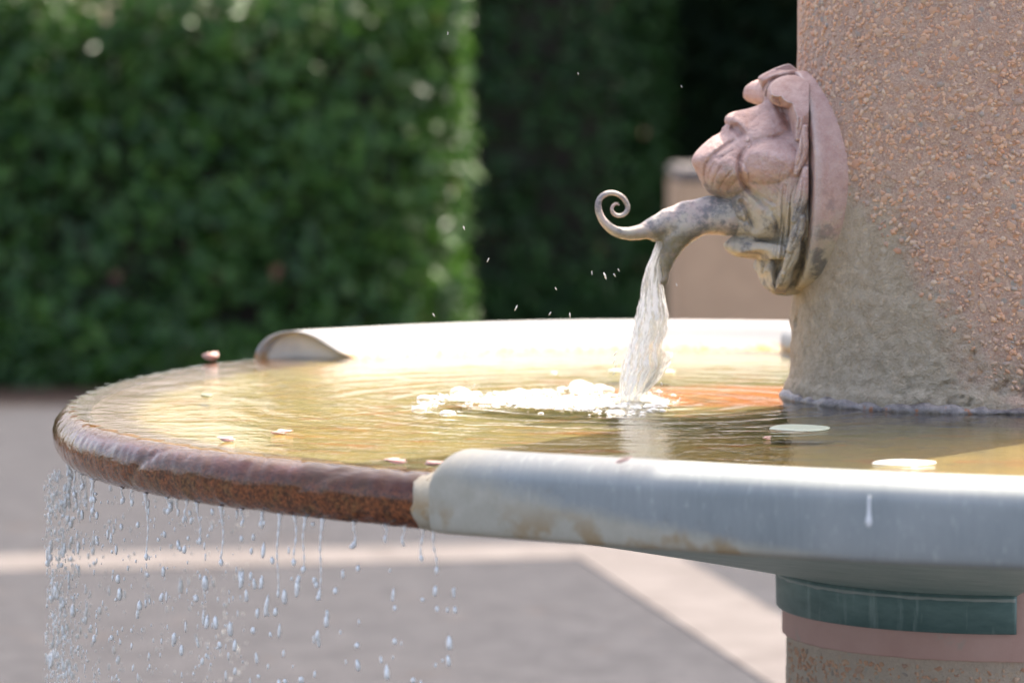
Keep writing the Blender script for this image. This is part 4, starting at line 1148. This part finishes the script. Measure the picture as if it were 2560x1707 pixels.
# ------------------------------------------------------------------ foam where the jet lands
def px_on_water(x, y, z=0.0):
    Y = (CAM_H-z)*10400/(y-154); return ((x-1280)/10400*Y, Y, z)
def icosphere(sub):
    bm = bmesh.new(); bmesh.ops.create_icosphere(bm, subdivisions=sub, radius=1); v = np.array([q.co[:] for q in bm.verts]); f = np.array([[w.index for w in p.verts] for p in bm.faces]); bm.free(); return v, f
def make_foam():
    v0, f0 = icosphere(2); r = random.Random(3); VV, FF = [], []; n = 0
    def add(x, y, R, sq=.6):
        nonlocal n
        p = np.array(px_on_water(x, y)); v = v0*R; v[:, 2] *= sq*.75; VV.append(v+p+np.array([0, 0, R*.12])); FF.append(f0+n*len(v0)); n += 1
    # tail of foam drifting left from the landing point
    clusters = [(1590, 1005, 60, 22, 520), (1480, 1008, 90, 20, 560), (1370, 1008, 90, 16, 420), (1270, 1003, 90, 15, 280), (1160, 998, 80, 13, 130), (1460, 975, 45, 8, 130), (1320, 984, 60, 5, 90), (1160, 990, 40, 5, 50),
                (1640, 1008, 40, 14, 110), (1060, 1012, 30, 8, 40), (1120, 1035, 30, 5, 10), (1560, 1035, 80, 6, 60)]
    for cx, cy, sx, sy, k in clusters:
        for _ in range(k): add(r.gauss(cx, sx*.5), r.gauss(cy, sy*.5), min(.0105, r.uniform(.0012, .0042)*(1 if r.random() < .9 else 1.9)))
    for x, y, R in ((1148, 984, .013), (1162, 987, .010), (1060, 1002, .011), (1082, 1000, .009), (1047, 1028, .0105), (1115, 1038, .009), (1448, 968, .014), (1465, 972, .012), (1500, 976, .012), (1520, 980, .010),
                    (1300, 985, .010), (1340, 986, .010), (1385, 935, .005), (1230, 1000, .008)): add(x, y, R, .75)
    V = np.concatenate(VV); loc = np.array([IMP[0], IMP[1], 0])
    o = mesh_obj('foam', V-loc, np.concatenate(FF), M_FOAM); o.location = loc
    tag(o, 'patch of white foam bubbles drifting left from the falling jet', 'foam', kind='stuff')
make_foam()

# ------------------------------------------------------------------ drips and drops off the spill edge
def rim_at_px(x):
    """front rim angle whose underside shows at column x"""
    best = min(np.arange(176, 240, .1), key=lambda t: abs(1280+10400*plan(t, RO(t)-.022)[0]/plan(t, RO(t)-.022)[1]-x))
    return float(best)
TRICK = [(218,1252),(240,1290),(312,1225),(335,1240),(372,1405),(470,1310),(500,1365),(560,1420),(612,1255),(660,1325),(705,1500),(745,1420),(770,1438),(812,1500),(893,1375),(970,1350),(1017,1370),(1062,1410),(1092,1440),
         (158,1222),(176,1235),(205,1225),(190,1260),(150,1205),(144,1190),(148,1235),(154,1252),(165,1240),(170,1275),(184,1248),(197,1290),(212,1270),(226,1295),(232,1262),(420,1290),(440,1240)]
def trickles():
    r = random.Random(9)
    for i, (x, yb) in enumerate(TRICK):
        t = rim_at_px(x-6 if i < 19 else x); rr = float(RO(t))-.020; X, Y = plan(t, rr); z0 = -.0605
        zb = CAM_H-(yb-154)*Y/10400; L = max(.02, z0-zb); n = 46; bulb = r.uniform(.0010, .0026)
        dx = r.uniform(-.004, .006)*L/.08; ph = r.uniform(0, 6); P = []; R_ = []
        for k in range(n):
            q = k/(n-1); w = .0024*math.exp(-q*10)+.00095*(1-.3*q)*(1+.55*math.sin(q*L*520+ph)*(q > .08))
            if q > 1-.0085/L: w = .0006+bulb*math.sin(math.pi*min(1, (q-1+.0085/L)/(.0085/L)*.93+.05))
            P.append((dx*q+.0012*math.sin(q*7+ph), .001*math.cos(q*5+ph), -L*q)); R_.append(max(.0003, w))
        v, f = sweep(P, R_, 10)
        o = mesh_obj('water_trickle', v, f, M_DROP); o.location = (X, Y, z0)
        tag(o, 'thin beaded string of clear water hanging from the rusty spill edge', 'trickle', 'water strings hanging under the spill edge')
trickles()

def drops():
    r = random.Random(21); protos = []
    v0, f0 = icosphere(2)
    for k in range(6):
        v = v0.copy(); z = v[:, 2]; s = [1.0, .92, 1.0, .8, 1.05, .9][k]; v[:, 0] *= s*(1-.22*np.clip(z, -1, 1)); v[:, 1] *= s*(1-.22*np.clip(z, -1, 1)); v[:, 2] *= [1.5, 2.0, 2.5, 3.1, 1.25, 1.8][k]
        v += vnoise(v*1.3+k*3, 60+k, 2)[:, None]*v*.22
        me = bpy.data.meshes.new('water_drop'); me.from_pydata(v.tolist(), [], f0.tolist()); me.materials.append(M_DROP)
        me.polygons.foreach_set('use_smooth', np.ones(len(me.polygons), dtype=bool)); protos.append(me)
    big = [(237,1292,.0045),(165,1190,.004),(158,1260,.0055),(200,1290,.005),(165,1300,.005),(340,1315,.004),(298,1320,.004),(508,1462,.0075),(289,1452,.006),(293,1490,.006),(600,1455,.006),(612,1495,.005),(708,1498,.0055),
           (813,1560,.005),(815,1540,.004),(782,1455,.0035),(655,1380,.005),(652,1300,.004),(571,1580,.0055),(534,1562,.006),(430,1602,.006),(448,1632,.005),(343,1520,.005),(338,1540,.0045),(120,1500,.005),(146,1505,.005),
           (345,1220,.004),(403,1250,.004),(527,1282,.004),(600,1350,.004),(892,1670,.006),(893,1425,.0045),(890,1620,.005),(965,1690,.005),(985,1525,.004),(985,1610,.0045),(1118,1530,.0035),(792,1605,.005),(793,1500,.0045),(685,1535,.005),(272,1350,.004),(285,1378,.004)]
    def put(x, y, R, back=False):
        # take the depth of the front (or rear) curtain at that column
        if back:
            t = 180-min(38, max(0, (x-140)*.075))*r.uniform(.7, 1.0)
        else: t = rim_at_px(max(150, min(1090, x)))
        X, Y = plan(t, float(RO(t))+r.uniform(-.025, .008)); z = CAM_H-(y-154)*Y/10400; X = (x-1280)/10400*Y
        if z > -.066: return False
        o = bpy.data.objects.new('water_drop', protos[r.randrange(6)]); COL.objects.link(o); o.location = (X, Y, z)
        o.scale = (R, R, R*r.uniform(.8, 1.25)); o.rotation_euler = (r.uniform(-.15, .15), r.uniform(-.15, .15), r.uniform(0, 6))
        tag(o, 'clear water drop falling from the spill edge of the basin', 'water drop', 'drops falling from the basin')
        return True
    n = 0
    for x, y, R in big: n += put(x, y, R*.60)
    while n < 288:
        q = r.random()
        if q < .40: x = abs(r.gauss(0, 55))+112+r.uniform(-8, 20)
        elif q < .82: x = r.uniform(130, 720)
        else: x = r.uniform(700, 1140)
        top = np.interp(x, [100, 140, 300, 500, 1040, 1150], [1180, 1175, 1230, 1270, 1330, 1500])
        y = r.uniform(top, 1725)
        n += put(x, y, r.uniform(.0010, .0029)*(1 if r.random() < .75 else 1.3), back=(x < 620 and r.random() < .4))
drops()

def drizzle():
    r = np.random.default_rng(12); v0, f0 = icosphere(1); VV, FF = [], []; k = 0
    for i in range(1200):
        if r.random() < .62: x = 100+abs(r.normal(0, 48))+r.uniform(0, 20)
        else: x = r.uniform(130, 620)
        top = np.interp(x, [100, 140, 300, 620], [1200, 1180, 1232, 1285]); y = top+(1760-top)*r.random()
        t = rim_cache[int(min(1090, max(150, x)))//10] if r.random() < .6 else 180-min(38, max(0, (x-140)*.075))
        X, Y = plan(t, float(RO(t))+r.uniform(-.03, .02)); z = CAM_H-(y-154)*Y/10400; X = (x-1280)/10400*Y; R = r.uniform(.0004, .0012)*(1 if r.random() < .8 else 1.6)
        v = v0*np.array([R, R, R*r.uniform(1.5, 5)])+np.array([X, Y, z]); VV.append(v); FF.append(f0+k*len(v0)); k += 1
    V = np.concatenate(VV); loc = np.array([-.5, 5.2, 0])
    o = mesh_obj('fine_drizzle', V-loc, np.concatenate(FF), M_DROP); o.location = loc
    tag(o, 'fine drizzle of droplets falling at the far left of the basin', 'drizzle', kind='stuff')
rim_cache = {k: rim_at_px(k*10) for k in range(15, 110)}
drizzle()

def small_things():
    # fine spray around the jet
    v0, f0 = icosphere(1); r = random.Random(4)
    spots = [(1513,690,.0022),(1537,688,.0012),(1480,683,.0011),(1547,675,.0010),(1390,722,.0010),(1425,788,.0015),(1375,784,.0012),(1290,770,.0017),(1220,650,.0013),(1160,570,.0013),(1120,85,.0009),(1445,185,.0008),(1703,217,.0008),
             (1084,788,.0012),(1692,712,.0010),(1539,885,.0018),(1536,905,.0016),(1541,915,.0013),(1535,935,.0013),(1655,960,.0013),(1650,990,.0015),(1700,1000,.0015),(1185,965,.0013)]
    me = bpy.data.meshes.new('spray_drop'); v = v0.copy(); v[:, 2] *= 2.4; me.from_pydata(v.tolist(), [], f0.tolist()); me.materials.append(M_DROP)
    me.polygons.foreach_set('use_smooth', np.ones(len(me.polygons), dtype=bool))
    for x, y, R in spots:
        Y = 5.30; o = bpy.data.objects.new('spray_drop', me); COL.objects.link(o); o.location = ((x-1280)/10400*Y, Y, CAM_H-(y-154)*Y/10400)
        o.scale = (R*.55, R*.55, R); o.rotation_euler = (0, r.uniform(-.7, .7), 0)
        tag(o, 'tiny bright speck of spray flying near the jet', 'water drop', 'specks of spray round the jet')
    def petal(name, x, y, size, mat, label, cat, seed, flat=.25, curl=.35, zoff=.0022):
        rr = random.Random(seed); V, F = [], []; loc = Vector(px_on_water(x, y, 0))
        for k in range(3 if flat < .5 else 1):
            a0 = rr.uniform(0, 6.28); cx, cy = rr.uniform(-.5, .5)*size*.6, rr.uniform(-.5, .5)*size*.6; o_ = len(V); nn = 7; mm = 5
            for i in range(nn):
                s = i/(nn-1)
                for j in range(mm):
                    w = (j/(mm-1)-.5)*2*math.sin(math.pi*min(1, .08+s*.92))**.7*.45
                    lx, ly = (s-.5)*size, w*size; zz = curl*size*((s-.5)**2*1.6+w*w*1.4)+.0012*k
                    V.append((cx+lx*math.cos(a0)-ly*math.sin(a0), cy+lx*math.sin(a0)+ly*math.cos(a0), zz))
            for i in range(nn-1):
                for j in range(mm-1): a = o_+i*mm+j; F.append((a, a+mm, a+mm+1, a+1))
        o = mesh_obj(name, V, F, mat); o.location = (loc.x, loc.y, zoff)
        md = o.modifiers.new('thickness', 'SOLIDIFY'); md.thickness = .0007
        return tag(o, label, cat)
    petal('blossom', 520, 905, .022, M_PETAL, 'pink blossom scrap standing up on the far wet edge of the basin', 'petal', 1, curl=1.1)
    petal('blossom', 983, 1165, .020, M_PETAL, 'pink petals floating close to the rusty edge, left of the front metal lip', 'petal', 2)
    petal('blossom', 1078, 1170, .019, M_PETAL, 'pink petals caught right against the end of the front metal lip', 'petal', 3)
    petal('blossom', 705, 1092, .020, M_PETAL, 'pale orange petals floating alone on the golden water', 'petal', 4)
    petal('blossom', 560, 1110, .018, M_PETAL, 'pale petals at the waterline by the rusty edge, leftmost scrap', 'petal', 5)
    petal('blossom', 1920, 1104, .007, M_PETAL, 'tiny white petal speck on the dark water before the pillar', 'petal', 6)
    def leaf(name, x, y, L, Wd, rot, mat, label, z, pointed=True):
        V = []; n = 24; loc = px_on_water(x, y, 0)
        for zz, s in ((0, 1.0), (.0016, .93)):
            for k in range(n):
                a = 2*math.pi*k/n; rx = math.cos(a); ry = math.sin(a)
                px, py = rx*L/2, ry*Wd/2*(1-.55*abs(rx)**3 if pointed else 1)
                c, s_ = math.cos(rot), math.sin(rot); V.append(((px*c-py*s_)*s, (px*s_+py*c)*s, zz))
        F = [tuple(range(n, 2*n))]+[(k, (k+1) % n, n+(k+1) % n, n+k) for k in range(n)]+[tuple(range(n-1, -1, -1))]
        o = mesh_obj(name, V, F, mat, smooth=False); o.location = (loc[0], loc[1], z); return tag(o, label, 'leaf')
    leaf('floating_leaf', 2265, 1165, .074, .060, .15, M_WHITE, 'smooth white oval petal floating just behind the front lip at the right', .0024)
    leaf('floating_leaf', 2002, 1076, .078, .085, .3, M_PALELEAF, 'pale grey-green leaf floating in front of the pillar foot', .0020)
    leaf('floating_leaf', 515, 993, .016, .045, .2, M_DARKLEAF, 'small dark leaf lying in the shallow water at the left', .0016)
    leaf('floating_leaf', 1550, 932, .036, .05, .2, M_PALELEAF, 'pale leaf floating just left of the jet', .0022)
    leaf('floating_leaf', 1665, 934, .030, .045, -.2, M_PALELEAF, 'pale leaf floating just right of the jet', .0022)
    # insect on the plate
    Y = PY-.13; X, z = (2042-1280)/10400*Y, CAM_H-(290-154)*Y/10400
    ax, ay = X-PX, 0; th = math.acos(max(-1, ax/.2715)); X, Y = PX+.2715*math.cos(-th), PY+.2715*math.sin(-th)
    root = empty('insect', (X, Y, z), 'tiny dark insect with a pale head clinging to the pink mask plate', 'insect')
    for nm, off, R, mat in (('abdomen', (.001, -.002, -.004), (.0034, .003, .0058), M_BUG), ('head', (-.0035, -.002, .0035), (.0026, .0024, .0034), M_BUGPALE)):
        v = v0*np.array(R)+np.array(off); mesh_obj(nm, v, f0, mat, root)
    # rivet, petal scrap and white drip on the front lip
    def on_lip(x, e, z):
        t = min(np.arange(235, 288, .05), key=lambda q: abs(1280+10400*plan(q, RO(q)+e)[0]/plan(q, RO(q)+e)[1]-x)); X, Y = plan(t, float(RO(t))+e); return (X, Y, z), math.radians(float(t))
    (p, a) = on_lip(1242, -.008, -.044); v = v0*np.array((.007, .006, .007))*(1+vnoise(v0*2, 5)[:, None]*.3)
    o = mesh_obj('snail_shell', v, f0, M_RIVET); o.location = p; tag(o, 'small brown knob stuck low on the lime-stained end of the front lip', 'snail')
    (p, a) = on_lip(1560, -.010, .029); V = [(-.009, 0, -.002), (-.004, -.001, .0012), (.004, -.001, .003), (.009, 0, .004), (.004, .001, 0.0005), (-.004, .0015, -.0028)]
    o = mesh_obj('petal_scrap', V, [(0, 1, 2, 3, 4, 5)], M_PETAL, smooth=False); o.location = (p[0], p[1]-.004, p[2]); md = o.modifiers.new('t', 'SOLIDIFY'); md.thickness = .0012; tag(o, 'small pink scrap stuck on the face of the front metal lip', 'petal')
    (p, a) = on_lip(2178, .0015, -.014); pts = [(0, 0, .021), (0, -.001, .012), (.0003, -.0018, .002), (.0004, -.002, -.006), (.0003, -.0015, -.011)]
    v, f = sweep([tuple(q) for q in catmull(pts, 4)], list(catmull([(.0010, 0), (.0018, 0), (.0026, 0), (.0042, 0), (.0024, 0)], 4)[:, 0]), 10, flat=[1]*17)
    v = np.array(v); v[:, 1] *= .5
    o = mesh_obj('white_drip', v, f, M_DRIP); o.location = p; tag(o, 'white teardrop-shaped drip mark on the grey front lip', 'drip')
small_things()
bpy.context.view_layer.update()
